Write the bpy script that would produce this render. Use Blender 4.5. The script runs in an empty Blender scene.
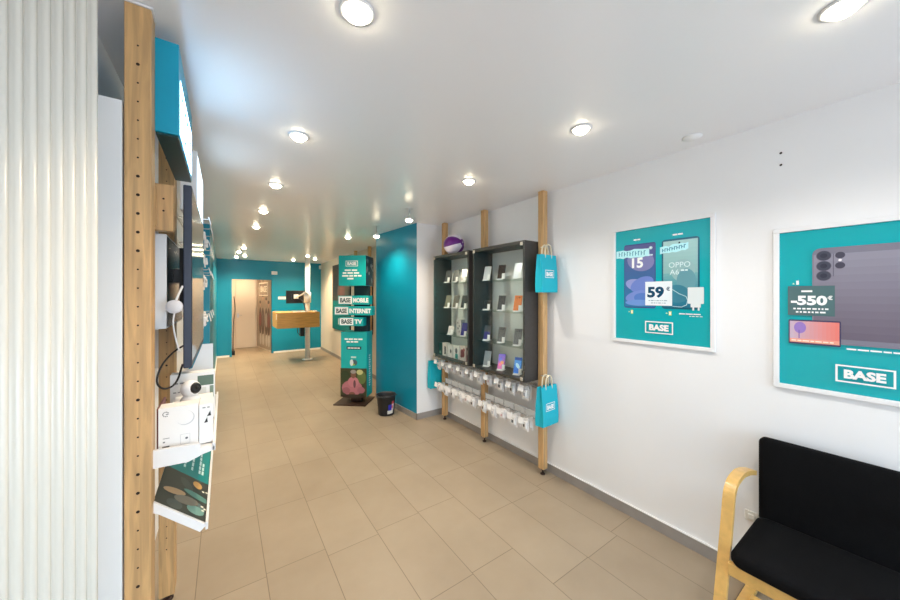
import bpy, bmesh, math, random
from mathutils import Matrix, Vector
random.seed(7)
PI = math.pi
SC = bpy.context.scene
COL = SC.collection

# ------------------------------------------------------------------ materials
def lin(c):
    return tuple((v/255/12.92) if v/255 <= .04045 else ((v/255+.055)/1.055)**2.4 for v in c)
def lin4(c): return lin(c) + (1.0,)

def mat(name, rgb, rough=.5, metal=0.0, spec=.5, noise=0.0, nscale=20, bump=0.0, coat=0.0):
    m = bpy.data.materials.new(name); m.use_nodes = True
    nt = m.node_tree; b = nt.nodes['Principled BSDF']
    b.inputs['Base Color'].default_value = lin4(rgb)
    b.inputs['Roughness'].default_value = rough
    b.inputs['Metallic'].default_value = metal
    b.inputs['Specular IOR Level'].default_value = spec
    b.inputs['Coat Weight'].default_value = coat
    if noise or bump:
        tc = nt.nodes.new('ShaderNodeTexCoord'); n = nt.nodes.new('ShaderNodeTexNoise')
        n.inputs['Scale'].default_value = nscale; n.inputs['Detail'].default_value = 4
        nt.links.new(tc.outputs['Object'], n.inputs['Vector'])
        if noise:
            mx = nt.nodes.new('ShaderNodeMix'); mx.data_type = 'RGBA'
            mx.inputs['A'].default_value = lin4(tuple(v*(1-noise) for v in rgb))
            mx.inputs['B'].default_value = lin4(tuple(min(255, v*(1+noise)) for v in rgb))
            nt.links.new(n.outputs['Fac'], mx.inputs['Factor'])
            nt.links.new(mx.outputs['Result'], b.inputs['Base Color'])
        if bump:
            bp = nt.nodes.new('ShaderNodeBump'); bp.inputs['Strength'].default_value = bump
            bp.inputs['Distance'].default_value = .002
            nt.links.new(n.outputs['Fac'], bp.inputs['Height'])
            nt.links.new(bp.outputs['Normal'], b.inputs['Normal'])
    return m

def wood_mat(name, rgb, stretch=(14, 14, .9), amt=.13, rough=.45):
    m = bpy.data.materials.new(name); m.use_nodes = True
    nt = m.node_tree; b = nt.nodes['Principled BSDF']
    tc = nt.nodes.new('ShaderNodeTexCoord'); mp = nt.nodes.new('ShaderNodeMapping')
    mp.inputs['Scale'].default_value = stretch
    n = nt.nodes.new('ShaderNodeTexNoise'); n.inputs['Scale'].default_value = 4; n.inputs['Detail'].default_value = 6
    n.inputs['Distortion'].default_value = .6
    nt.links.new(tc.outputs['Object'], mp.inputs['Vector']); nt.links.new(mp.outputs['Vector'], n.inputs['Vector'])
    r = nt.nodes.new('ShaderNodeValToRGB')
    r.color_ramp.elements[0].position = .32; r.color_ramp.elements[1].position = .7
    r.color_ramp.elements[0].color = lin4(tuple(v*(1-amt) for v in rgb))
    r.color_ramp.elements[1].color = lin4(tuple(min(255, v*(1+amt*.5)) for v in rgb))
    nt.links.new(n.outputs['Fac'], r.inputs['Fac']); nt.links.new(r.outputs['Color'], b.inputs['Base Color'])
    b.inputs['Roughness'].default_value = rough
    return m

def emit_mat(name, rgb, strength):
    m = bpy.data.materials.new(name); m.use_nodes = True
    b = m.node_tree.nodes['Principled BSDF']
    b.inputs['Base Color'].default_value = lin4(rgb)
    b.inputs['Emission Color'].default_value = lin4(rgb)
    b.inputs['Emission Strength'].default_value = strength
    return m

def print_mat(name, rough=.45, emit=0.0):
    m = bpy.data.materials.new(name); m.use_nodes = True
    nt = m.node_tree; b = nt.nodes['Principled BSDF']
    a = nt.nodes.new('ShaderNodeVertexColor'); a.layer_name = 'Col'
    nt.links.new(a.outputs['Color'], b.inputs['Base Color'])
    b.inputs['Roughness'].default_value = rough
    if emit:
        nt.links.new(a.outputs['Color'], b.inputs['Emission Color'])
        b.inputs['Emission Strength'].default_value = emit
    return m

def glass_mat(name, tint=(1, 1, 1), refl=.07, rough=.02):
    m = bpy.data.materials.new(name); m.use_nodes = True
    nt = m.node_tree; nt.nodes.clear()
    o = nt.nodes.new('ShaderNodeOutputMaterial'); t = nt.nodes.new('ShaderNodeBsdfTransparent')
    g = nt.nodes.new('ShaderNodeBsdfGlossy'); mx = nt.nodes.new('ShaderNodeMixShader')
    fr = nt.nodes.new('ShaderNodeLayerWeight'); fr.inputs['Blend'].default_value = .15
    mu = nt.nodes.new('ShaderNodeMath'); mu.operation = 'MULTIPLY_ADD'
    mu.inputs[1].default_value = .25; mu.inputs[2].default_value = refl
    t.inputs['Color'].default_value = (*tint, 1); g.inputs['Roughness'].default_value = rough
    nt.links.new(fr.outputs['Fresnel'], mu.inputs[0]); nt.links.new(mu.outputs[0], mx.inputs['Fac'])
    nt.links.new(t.outputs[0], mx.inputs[1]); nt.links.new(g.outputs[0], mx.inputs[2])
    nt.links.new(mx.outputs[0], o.inputs['Surface'])
    return m

def floor_mat():
    m = bpy.data.materials.new('floor_tiles'); m.use_nodes = True
    nt = m.node_tree; b = nt.nodes['Principled BSDF']; L = nt.links.new
    def mth(op, a, bb=None, c=None):
        n = nt.nodes.new('ShaderNodeMath'); n.operation = op
        for i, v in enumerate((a, bb, c)):
            if v is None: continue
            if isinstance(v, (int, float)): n.inputs[i].default_value = v
            else: L(v, n.inputs[i])
        return n.outputs[0]
    tc = nt.nodes.new('ShaderNodeTexCoord'); sp = nt.nodes.new('ShaderNodeSeparateXYZ')
    L(tc.outputs['Object'], sp.inputs[0])
    X, Y = sp.outputs['X'], sp.outputs['Y']
    w, ln = .335, .66
    u = mth('DIVIDE', mth('SUBTRACT', X, .206), w)
    ci = mth('FLOOR', u); fu = mth('FRACT', u)
    off = mth('MULTIPLY', mth('FRACT', mth('MULTIPLY', mth('SINE', mth('MULTIPLY', ci, 12.9898)), 43.17)), .14)
    # the strip along the right wall is laid half a tile lower
    right = mth('GREATER_THAN', X, 1.546)
    off2 = mth('ADD', off, mth('MULTIPLY', right, .4))
    v = mth('ADD', mth('DIVIDE', mth('SUBTRACT', Y, 1.553), ln), off2)
    ri = mth('FLOOR', v); fv = mth('FRACT', v)
    du = mth('MULTIPLY', mth('MINIMUM', fu, mth('SUBTRACT', 1, fu)), w)
    dv = mth('MULTIPLY', mth('MINIMUM', fv, mth('SUBTRACT', 1, fv)), ln)
    d = mth('MINIMUM', du, dv)
    g = nt.nodes.new('ShaderNodeMapRange'); L(d, g.inputs['Value'])
    g.inputs['From Min'].default_value = .0008; g.inputs['From Max'].default_value = .003
    tile = mth('FRACT', mth('MULTIPLY', mth('SINE', mth('ADD', mth('MULTIPLY', ci, 7.13), mth('MULTIPLY', ri, 3.71))), 917.3))
    n = nt.nodes.new('ShaderNodeTexNoise'); n.inputs['Scale'].default_value = 2.2; n.inputs['Detail'].default_value = 7
    n.inputs['Roughness'].default_value = .6
    L(tc.outputs['Object'], n.inputs['Vector'])
    f = mth('ADD', mth('MULTIPLY', n.outputs['Fac'], .75), mth('ADD', mth('MULTIPLY', tile, .16), .06))
    r = nt.nodes.new('ShaderNodeValToRGB'); L(f, r.inputs['Fac'])
    r.color_ramp.elements[0].position = .2; r.color_ramp.elements[0].color = lin4((146, 131, 112))
    r.color_ramp.elements[1].position = .85; r.color_ramp.elements[1].color = lin4((168, 153, 133))
    mx = nt.nodes.new('ShaderNodeMix'); mx.data_type = 'RGBA'
    L(g.outputs[0], mx.inputs['Factor']); mx.inputs['A'].default_value = lin4((116, 102, 84))
    L(r.outputs['Color'], mx.inputs['B']); L(mx.outputs['Result'], b.inputs['Base Color'])
    b.inputs['Roughness'].default_value = .42; b.inputs['Specular IOR Level'].default_value = .4
    bp = nt.nodes.new('ShaderNodeBump'); bp.inputs['Strength'].default_value = .25; bp.inputs['Distance'].default_value = .002
    L(g.outputs[0], bp.inputs['Height']); L(bp.outputs['Normal'], b.inputs['Normal'])
    return m

M = {}
M['floor'] = floor_mat()
M['white_wall'] = mat('white_wall_paint', (240, 240, 242), .7, noise=.012, nscale=3, bump=.08)
M['ceil'] = mat('satin_ceiling', (246, 246, 250), .28, spec=.5)
M['teal_wall'] = mat('teal_wall_paint', (0, 138, 172), .38, noise=.03, nscale=2)
M['cream'] = mat('cream_paint_and_warm_light', (226, 214, 200), .6)
M['grey_base'] = mat('grey_baseboard_tile', (150, 144, 140), .5, noise=.06, nscale=14)
M['white_trim'] = mat('white_trim', (236, 236, 236), .4)
M['wood'] = wood_mat('pine_wood', (206, 165, 114))
M['wood_x'] = wood_mat('pine_wood_lengthwise', (214, 168, 112), (14, .9, 14))
M['beech'] = wood_mat('lacquered_beech', (222, 178, 104), (6, 6, 6), .06, .28)
M['oak'] = wood_mat('counter_oak', (206, 156, 82), (1.2, 14, 14), .1, .4)
M['hole'] = mat('drilled_hole', (38, 22, 14), .9)
M['foot'] = mat('rusty_brown_metal', (62, 44, 38), .45, .4)
M['dark_metal'] = mat('dark_metal', (40, 38, 38), .4, .6)
M['charcoal'] = mat('charcoal_laminate', (62, 59, 58), .45, noise=.12, nscale=30)
M['cab_back'] = mat('pale_grey_back', (236, 238, 240), .4)
M['glass'] = glass_mat('clear_glass', (.97, .99, .98), .03)
M['shelf_glass'] = glass_mat('shelf_glass', (.90, .96, .94), .10, .05)
M['acrylic'] = glass_mat('clear_acrylic', (.93, .95, .97), .16, .12)
M['steel'] = mat('brushed_steel', (205, 205, 205), .3, .85)
M['white'] = mat('white_plastic', (238, 238, 240), .35)
M['white_matte'] = mat('white_card', (240, 240, 240), .7)
M['black'] = mat('black_plastic', (18, 18, 20), .35)
M['tv_body'] = mat('dark_blue_grey_plastic', (46, 54, 74), .4)
M['tv_screen'] = mat('unlit_screen', (60, 74, 80), .12, spec=.6)
M['teal'] = mat('teal_board', (0, 170, 172), .4)
M['teal_box'] = mat('teal_sign_box', (0, 160, 196), .4)
M['teal_bag'] = mat('teal_paper_bag', (0, 176, 198), .55)
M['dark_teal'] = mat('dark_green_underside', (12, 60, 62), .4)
M['paper_cord'] = mat('paper_cord', (226, 214, 186), .7)
M['fabric'] = mat('black_fabric', (12, 12, 14), .95, spec=.15, noise=.35, nscale=180, bump=.5)
M['bucket'] = mat('dark_grey_bucket', (44, 46, 50), .45)
M['socket'] = mat('socket_white', (226, 224, 218), .4)
M['print'] = print_mat('printed_paper', .42)
M['print_gloss'] = print_mat('glossy_print', .22)
M['lit_print'] = print_mat('lit_screen_print', .3, .35)
M['sign_glow'] = emit_mat('lit_sign_face', (186, 226, 255), 9.0)
M['sign_glow_soft'] = emit_mat('softly_lit_sign_face', (198, 230, 252), 2.6)
M['bulb'] = emit_mat('lamp_glow', (255, 240, 206), 30.0)
M['pvc'] = mat('ribbed_pvc', (232, 228, 218), .22, spec=.6)
M['green_glass'] = mat('dark_green_glossy', (34, 60, 60), .15, spec=.6)
M['hub'] = mat('grey_white_plastic', (216, 216, 222), .45)
M['purple'] = mat('purple_vinyl', (104, 22, 132), .3)
M['white_vinyl'] = mat('white_vinyl', (238, 232, 246), .3)
M['cable_black'] = mat('black_cable', (24, 18, 18), .5)
M['clip'] = mat('hinge_clip', (206, 200, 188), .35, .5)

# ------------------------------------------------------------------ mesh builder
class MB:
    def __init__(s, m='white', c=(255, 255, 255)):
        s.bm = bmesh.new(); s.mats = []; s.cl = s.bm.loops.layers.float_color.new('Col')
        s.smooth = False; s.use(m, c)
    def use(s, m, c=None):
        m = M[m] if isinstance(m, str) else m
        if m not in s.mats: s.mats.append(m)
        s.mi = s.mats.index(m)
        if c is not None: s.c = lin4(c)
        return s
    def col(s, c): s.c = lin4(c); return s
    def _f(s, fs, sm=False):
        for f in fs:
            f.material_index = s.mi; f.smooth = sm
            for l in f.loops: l[s.cl] = s.c
    def _new(s, before):
        return [f for f in s.bm.faces if f not in before]
    def box(s, x0, x1, y0, y1, z0, z1, bev=0, T=None, seg=2):
        vs = [s.bm.verts.new(v) for v in ((x0,y0,z0),(x1,y0,z0),(x1,y1,z0),(x0,y1,z0),(x0,y0,z1),(x1,y0,z1),(x1,y1,z1),(x0,y1,z1))]
        fs = [s.bm.faces.new([vs[i] for i in q]) for q in ((3,2,1,0),(4,5,6,7),(0,1,5,4),(1,2,6,5),(2,3,7,6),(3,0,4,7))]
        s._f(fs)
        if bev:
            es = list({e for f in fs for e in f.edges})
            r = bmesh.ops.bevel(s.bm, geom=es, offset=bev, segments=seg, affect='EDGES', profile=.5)
            allf = set(r['faces']) | {f for f in fs if f.is_valid}
            s._f(allf, seg > 1)
            vs = list({v for f in allf for v in f.verts})
        if T is not None:
            for v in vs: v.co = T @ v.co
        return s
    def prism(s, pts, T=None, z0=0, z1=.01, sm=False):
        """polygon pts (x, y) extruded from z0 to z1"""
        T = T or Matrix()
        a = [s.bm.verts.new(T @ Vector((p[0], p[1], z0))) for p in pts]
        b = [s.bm.verts.new(T @ Vector((p[0], p[1], z1))) for p in pts]
        fs = [s.bm.faces.new(a[::-1]), s.bm.faces.new(b)]
        n = len(pts)
        side = [s.bm.faces.new((a[i], a[(i+1) % n], b[(i+1) % n], b[i])) for i in range(n)]
        s._f(fs); s._f(side, sm)
        return s
    def flat(s, pts, T=None, z=0):
        T = T or Matrix()
        f = s.bm.faces.new([s.bm.verts.new(T @ Vector((p[0], p[1], z))) for p in pts]); s._f([f]); return s
    def rect(s, x0, x1, y0, y1, T=None, z=0): return s.flat([(x0,y0),(x1,y0),(x1,y1),(x0,y1)], T, z)
    def grad(s, x0, x1, y0, y1, c0, c1, T=None, z=0, n=10):
        for i in range(n):
            t = (i+.5)/n
            s.col(tuple(a+(b-a)*t for a, b in zip(c0, c1)))
            s.rect(x0, x1, y0+(y1-y0)*i/n, y0+(y1-y0)*(i+1)/n, T, z)
        return s
    def disc(s, cx, cy, r, T=None, z=0, n=20, ry=None, ang=0):
        ry = ry or r; ca, sa = math.cos(ang), math.sin(ang)
        pts = []
        for i in range(n):
            a = 2*PI*i/n; x, y = r*math.cos(a), ry*math.sin(a)
            pts.append((cx+x*ca-y*sa, cy+x*sa+y*ca))
        return s.flat(pts, T, z)
    def cyl(s, p0, p1, r0, r1=None, n=16, caps=True):
        r1 = r0 if r1 is None else r1
        p0, p1 = Vector(p0), Vector(p1); d = (p1-p0).normalized()
        q = d.to_track_quat('Z', 'Y').to_matrix()
        A = [s.bm.verts.new(p0 + q @ Vector((r0*math.cos(2*PI*i/n), r0*math.sin(2*PI*i/n), 0))) for i in range(n)]
        Bv = [s.bm.verts.new(p1 + q @ Vector((r1*math.cos(2*PI*i/n), r1*math.sin(2*PI*i/n), 0))) for i in range(n)]
        s._f([s.bm.faces.new((A[i], A[(i+1) % n], Bv[(i+1) % n], Bv[i])) for i in range(n)], True)
        if caps: s._f([s.bm.faces.new(A[::-1]), s.bm.faces.new(Bv)])
        return s
    def lathe(s, prof, c=(0, 0, 0), n=28):
        """prof: (radius, z) list, revolved about z through c"""
        rings = []
        for r, z in prof:
            rings.append([s.bm.verts.new((c[0]+r*math.cos(2*PI*i/n), c[1]+r*math.sin(2*PI*i/n), c[2]+z)) for i in range(n)])
        for a, b in zip(rings, rings[1:]):
            s._f([s.bm.faces.new((a[i], a[(i+1) % n], b[(i+1) % n], b[i])) for i in range(n)], True)
        s._f([s.bm.faces.new(rings[0][::-1]), s.bm.faces.new(rings[-1])])
        return s
    def sphere(s, c, r, u=20, v=12, sc=(1, 1, 1)):
        r_ = bmesh.ops.create_uvsphere(s.bm, u_segments=u, v_segments=v, radius=r)
        for w in r_['verts']: w.co = Vector((w.co.x*sc[0]+c[0], w.co.y*sc[1]+c[1], w.co.z*sc[2]+c[2]))
        s._f({f for w in r_['verts'] for f in w.link_faces}, True); return s
    def tube(s, pts, r, n=8, smooth_pts=0):
        pts = [Vector(p) for p in pts]
        for _ in range(smooth_pts):
            q = [pts[0]]
            for a, b in zip(pts, pts[1:]): q += [a*.75+b*.25, a*.25+b*.75]
            pts = q + [pts[-1]]
        rings = []; up = None
        for i, p in enumerate(pts):
            d = (pts[min(i+1, len(pts)-1)] - pts[max(i-1, 0)]).normalized()
            if up is None: up = d.orthogonal().normalized()
            up = (up - d*up.dot(d)).normalized(); w = d.cross(up)
            rings.append([s.bm.verts.new(p + r*(up*math.cos(2*PI*k/n) + w*math.sin(2*PI*k/n))) for k in range(n)])
        for a, b in zip(rings, rings[1:]):
            s._f([s.bm.faces.new((a[k], a[(k+1) % n], b[(k+1) % n], b[k])) for k in range(n)], True)
        s._f([s.bm.faces.new(rings[0][::-1]), s.bm.faces.new(rings[-1])]); return s
    def band(s, pts, y0, y1, th, rounds=3):
        """a flat wooden strip bent along pts (x, z), from y0 to y1 wide, th thick"""
        P = [Vector((p[0], p[1])) for p in pts]
        for _ in range(rounds):
            q = [P[0]]
            for a, b in zip(P, P[1:]): q += [a*.8+b*.2, a*.2+b*.8]
            P = q + [P[-1]]
        rings = []
        for i, p in enumerate(P):
            d = (P[min(i+1, len(P)-1)] - P[max(i-1, 0)]).normalized(); nrm = Vector((-d.y, d.x))*th/2
            a, b = p+nrm, p-nrm
            rings.append([s.bm.verts.new(v) for v in ((a.x,y0,a.y),(a.x,y1,a.y),(b.x,y1,b.y),(b.x,y0,b.y))])
        for a, b in zip(rings, rings[1:]):
            fs = [s.bm.faces.new((a[k], a[(k+1) % 4], b[(k+1) % 4], b[k])) for k in range(4)]
            s._f(fs)
        s._f([s.bm.faces.new(rings[0][::-1]), s.bm.faces.new(rings[-1])]); return s
    def text(s, txt, x, y, h, T=None, z=0, w=None, align='C', bold=.02, depth=0.0):
        """txt with cap height h, baseline at y; w forces the total width"""
        cu = bpy.data.curves.new('t', 'FONT'); cu.body = txt; cu.size = 1; cu.offset = bold
        cu.extrude = 0; cu.resolution_u = 3
        ob = bpy.data.objects.new('t', cu); COL.objects.link(ob)
        bpy.context.view_layer.update()
        me = bpy.data.meshes.new_from_object(ob.evaluated_get(bpy.context.evaluated_depsgraph_get()))
        bpy.data.objects.remove(ob); bpy.data.curves.remove(cu)
        xs = [v.co.x for v in me.vertices]; mn, mx = min(xs), max(xs)
        k = h/.70; kx = (w/(mx-mn)) if w else k; W = (mx-mn)*kx
        ox = {'C': x-W/2, 'L': x, 'R': x-W}[align]
        T = T or Matrix()
        vs = [s.bm.verts.new(T @ Vector((ox+(v.co.x-mn)*kx, y+v.co.y*k, z))) for v in me.vertices]
        fs = []
        for p in me.polygons:
            try: fs.append(s.bm.faces.new([vs[i] for i in p.vertices]))
            except ValueError: pass
        s._f(fs); bpy.data.meshes.remove(me); return s
    def frame(s, x0, x1, y0, y1, t, T=None, z=0):
        for a in ((x0,x1,y0,y0+t),(x0,x1,y1-t,y1),(x0,x0+t,y0+t,y1-t),(x1-t,x1,y0+t,y1-t)): s.rect(*a, T, z)
        return s
    def bars(s, x0, x1, y, h, T=None, z=0, seed=1, mn=.006, mx=.02, gap=.005):
        """an illegible line of small print: word-long dashes"""
        r = random.Random(seed); x = x0
        while x < x1-mn:
            e = min(x1, x+r.uniform(mn, mx)); s.rect(x, e, y, y+h, T, z); x = e+gap
        return s
    def build(s, name, parent=None):
        Mi = world(parent).inverted() if parent else Matrix()
        bmesh.ops.transform(s.bm, matrix=Mi, verts=s.bm.verts)
        bmesh.ops.recalc_face_normals(s.bm, faces=[f for f in s.bm.faces if len(f.edges) and all(len(e.link_faces) == 2 for e in f.edges)])
        me = bpy.data.meshes.new(name); s.bm.to_mesh(me); s.bm.free()
        for m in s.mats: me.materials.append(m)
        o = bpy.data.objects.new(name, me); COL.objects.link(o)
        if parent: o.parent = parent
        return o

def world(o):
    m = o.matrix_basis.copy()
    while o.parent: o = o.parent; m = o.matrix_basis @ m
    return m
def tag(o, label, cat, group=None):
    o['label'] = label; o['category'] = cat
    if group: o['group'] = group
    return o
def thing(name, label, cat, loc=(0, 0, 0), rz=0, group=None):
    o = bpy.data.objects.new(name, None); COL.objects.link(o); o.empty_display_size = .05
    o.location = loc; o.rotation_euler = (0, 0, rz)
    return tag(o, label, cat, group)
def struct(o): o['kind'] = 'structure'; return o
def dup(root, loc, rz=None, label=None, group=None):
    r = root.copy(); COL.objects.link(r); r.location = loc
    if rz is not None: r.rotation_euler = (0, 0, rz)
    if label: r['label'] = label
    if group: r['group'] = group
    for ch in list(root.children):
        c = ch.copy(); COL.objects.link(c); c.parent = r
        for g in list(ch.children):
            d = g.copy(); COL.objects.link(d); d.parent = c
    return r
def basis(loc, x, y):
    x, y = Vector(x).normalized(), Vector(y).normalized(); z = x.cross(y)
    m = Matrix((x, y, z)).transposed().to_4x4(); m.translation = loc; return m
ORD = ['first', 'second', 'third', 'fourth', 'fifth', 'sixth', 'seventh', 'eighth', 'ninth', 'tenth', 'eleventh', 'twelfth']

H, CH = 2.6, 1.645
TEAL = (0, 170, 174); WHITE = (246, 248, 248)

# ------------------------------------------------------------------ camera
cam = bpy.data.cameras.new('camera'); co = bpy.data.objects.new('camera', cam); COL.objects.link(co)
co.location = (0, 0, CH); co.rotation_euler = (PI/2, 0, -math.radians(34.5))
cam.sensor_fit = 'HORIZONTAL'; cam.sensor_width = 36; cam.lens = 36*329/900; cam.shift_y = -5/900
cam.clip_start = .02
SC.camera = co

# ------------------------------------------------------------------ the setting
YF, YB = -3.2, 10.5
struct(MB('floor').box(-.6, 2.6, YF-.1, 12.4, -.1, 0).build('floor'))
struct(MB('ceil').box(-.6, 2.6, YF-.1, 12.4, H, H+.1).build('ceiling'))
struct(MB('white_wall').box(2.5, 2.6, YF-.1, 4.0, 0, H).build('wall_right'))
struct(MB('cream').box(2.44, 2.6, 4.9, 12.4, 0, H).build('wall_right_rear'))  # white wall; the rear lamps' warm light is put into its cream colour
m = MB('white_wall')
PT = [(2.10, 3.83), (2.6, 3.83), (2.6, 5.0), (2.004, 5.0)]
m.prism(PT, None, 0, H)
for f in m.bm.faces:
    if abs(f.normal.z) < .1 and f.calc_center_median().x < 2.08: m.use('teal_wall'); m._f([f])
struct(m.build('wall_partition'))
struct(MB('white_wall').box(-.5, -.38, 1.15, 5.5, 0, H).build('wall_left'))
struct(MB('white_wall').box(-.62, -.5, YF-.1, 1.2, 0, H).build('wall_left_front'))
struct(MB('teal_wall').box(-.5, -.157, 5.5, YB, 0, H).build('wall_left_rear'))
m = MB('teal_wall')
m.box(-.5, .174, YB, YB+.12, 0, H); m.box(1.111, 2.5, YB, YB+.12, 0, H); m.box(.174, 1.111, YB, YB+.12, 2.07, H)
struct(m.build('wall_back'))
# corridor behind the doorway
struct(MB('cream').box(-.2, 1.3, 12.1, 12.2, 0, H).build('wall_corridor_end'))
struct(MB('cream').box(-.12, 0, YB+.12, 12.1, 0, H).build('wall_corridor_left'))
struct(MB('cream').prism([(1.13, YB+.12), (1.25, YB+.12), (1.0, 12.1), (.87, 12.1)], None, 0, H).build('wall_corridor_right'))
t = struct(MB('teal_wall').box(.13, .174, YB-.012, YB+.13, 0, 2.11).box(1.111, 1.155, YB-.012, YB+.13, 0, 2.11).box(.174, 1.111, YB-.012, YB+.13, 2.07, 2.11).build('door_1'))
d2 = MB('cream').box(.30, .84, 12.06, 12.10, .01, 2.10, .004).build('door_2'); struct(d2)
MB('steel').cyl((.36, 12.06, 1.02), (.36, 12.01, 1.02), .01).tube([(.36, 12.015, 1.02), (.46, 12.015, 1.02)], .009).box(.34, .38, 12.052, 12.06, .95, 1.08).build('door_handle', d2)
# front of the shop: glazed front behind the camera
m = MB('white_wall')
m.box(-.6, .1, YF-.1, YF, 0, H); m.box(2.45, 2.6, YF-.1, YF, 0, H); m.box(.1, 2.45, YF-.1, YF, 2.5, H); m.box(.1, 2.45, YF-.1, YF, 0, .12)
struct(m.build('wall_front'))
w1 = struct(MB('white_trim').box(.1, .16, YF-.08, YF-.02, .12, 2.5).box(2.39, 2.45, YF-.08, YF-.02, .12, 2.5).box(.16, 2.39, YF-.08, YF-.02, .12, .18)
       .box(.16, 2.39, YF-.08, YF-.02, 2.44, 2.5).box(1.27, 1.33, YF-.08, YF-.02, .18, 2.44).build('window_1'))
MB('glass').box(.16, 1.27, YF-.055, YF-.045, .18, 2.44).build('glass_pane', w1)
MB('glass').box(1.33, 2.39, YF-.055, YF-.045, .18, 2.44).build('glass_pane', w1)
# baseboards
bh = .078
struct(MB('grey_base').box(2.488, 2.5, YF, 3.83, 0, bh).build('baseboard_right'))
struct(MB('white_trim').box(2.4855, 2.5, YF, 3.818, bh, bh+.006).build('trim_1'))
m = MB('grey_base'); m.box(2.09, 2.488, 3.818, 3.83, 0, bh)
m.prism([(2.10, 3.818), (2.004, 5.0), (1.992, 5.0), (2.088, 3.818)], None, 0, bh)
struct(m.build('baseboard_partition'))
struct(MB('grey_base').box(2.428, 2.44, 5.0, YB, 0, bh).build('baseboard_right_rear'))
struct(MB('white_trim').box(1.16, 2.428, YB-.012, YB, 0, .05).box(-.157, .12, YB-.012, YB, 0, .05).build('baseboard_back'))
struct(MB('white_trim').box(-.157, -.145, 5.5, YB-.012, 0, .05).build('baseboard_left'))

# ------------------------------------------------------------------ ceiling lights
LAMP = (1.0, .78, .52)
def spot(x, y, label, drop=0, power=40, warm=LAMP, size=105):
    z = H - drop
    t = thing('ceiling_spotlight', label, 'spotlight', (x, y, H), 0, 'ceiling spotlights')
    if drop:
        MB('white').lathe([(.045, -.004), (.045, 0)], (x, y, H)).build('ceiling_plate', t)
        MB('steel').cyl((x, y, H-.004), (x, y, z+.02), .005).build('stem', t)
        MB('white').lathe([(.018, .03), (.04, 0), (.04, -.004), (.034, -.004), (.014, .024)], (x, y, z)).build('lamp_head', t)
        MB('bulb').lathe([(.012, -.03), (.026, -.026), (.036, -.016), (.04, -.004)], (x, y, z)).build('bulb', t)
        lz = z - .045
    else:
        m = MB('white'); n = 28
        m.lathe([(.058, -.001), (.058, -.006), (.044, -.008), (.042, -.003), (.042, -.001)], (x, y, H)).build('trim_ring', t)
        MB('bulb').lathe([(.012, -.030), (.026, -.026), (.037, -.017), (.042, -.004)], (x, y, H)).build('bulb', t)
        lz = z - .045
    l = bpy.data.lights.new('lamp_light', 'SPOT'); l.energy = power; l.color = warm
    l.spot_size = math.radians(size); l.spot_blend = .8; l.shadow_soft_size = .035
    lo = bpy.data.objects.new('lamp_light', l); COL.objects.link(lo); lo.parent = t; lo.location = (0, 0, lz-H)
    return t
for i, y in enumerate((1.09, 2.14, 3.20, 4.28, 5.32)):
    spot(.37, y, 'round recessed ceiling spotlight, %s from the camera in the long left row' % ORD[i], power=40)
for i, y in enumerate((.16, 1.13, 2.18)):
    spot(1.69, y, 'recessed ceiling spotlight of the right row, %s' % ['at the right frame edge', 'nearest the large poster', 'just before the dark cabinets'][i], power=27, warm=(1, .94, .85), size=145)
spot(1.69, 3.26, 'ceiling spotlight on a short stem beside the white end of the teal wall', .12, power=45, warm=(1, .84, .64), size=150)
spot(1.73, 4.30, 'ceiling spotlight on a short stem close to the rear of the teal wall', .14, size=150)
spot(1.69, 5.43, 'ceiling spotlight glowing above the teal advertising totem', size=140)
for x, y, lb in ((.334, 7.81, 'rear ceiling spotlight, nearest of the cluster of four before the doorway'), (.275, 8.6, 'rear ceiling spotlight, second of the cluster of four before the doorway'),
                 (.42, 9.39, 'rear ceiling spotlight, right one of the pair nearest the doorway'), (.26, 9.84, 'rear ceiling spotlight, left one of the pair nearest the doorway'),
                 (1.55, 9.75, 'rear ceiling spotlight left of the white column above the monitor'), (1.68, 8.55, 'rear ceiling spotlight right in front of the white column'),
                 (1.98, 9.17, 'rear ceiling spotlight right of the white column by the cream wall')):
    spot(x, y, lb, power=75, warm=(1, .74, .46), size=140)
m = MB('white'); m.lathe([(.05, 0), (.05, -.006), (.03, -.016), (.012, -.02)], (2.332, .81, H))
tag(m.build('ceiling_detector'), 'small round white unlit fitting on the ceiling above the large poster', 'detector')
# unseen lamp added to brighten the corridor
spot(.45, 11.4, 'unseen ceiling spotlight added to light the corridor behind the doorway', power=70, size=150, warm=(1, .75, .48))

# ------------------------------------------------------------------ left foreground
m = MB('pvc')
A, Bp = Vector((-.372, .93)), Vector((-.236, 1.06)); n = 10
dirv = (Bp-A); nrm = Vector((dirv.y, -dirv.x)).normalized()
pts = []
for i in range(n*6+1):
    t_ = i/(n*6); ph = (t_*n) % 1
    b = .013*abs(math.sin(PI*ph))**.5
    p = A + dirv*t_ + nrm*b; pts.append((p.x, p.y))
for t_ in (1, 0):
    p = A + dirv*t_ - nrm*.016; pts.append((p.x, p.y))
ad = thing('accordion_door', 'folded white accordion door of vertical ribbed plastic at the left edge', 'door', (-.30, 1.0, 0))
m.prism(pts, None, .005, H-.02, True); 
for f in m.bm.faces:
    if abs(f.normal.z) > .9: f.smooth = False
m.build('ribbed_panel', ad)
MB('white').prism([(A.x-.02, A.y-.02), (Bp.x+.01, Bp.y-.02), (Bp.x+.01, Bp.y+.03), (A.x-.02, A.y+.03)], None, H-.02, H).build('ceiling_track', ad)
M['panel_grey'] = mat('pale_grey_panel', (228, 230, 232), .5)
tag(MB('panel_grey').box(-.378, -.268, 1.46, 1.485, 0, 2.268, .002).build('side_panel'), 'smooth white upright panel between the ribbed door and the drilled wooden post', 'panel')

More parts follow.
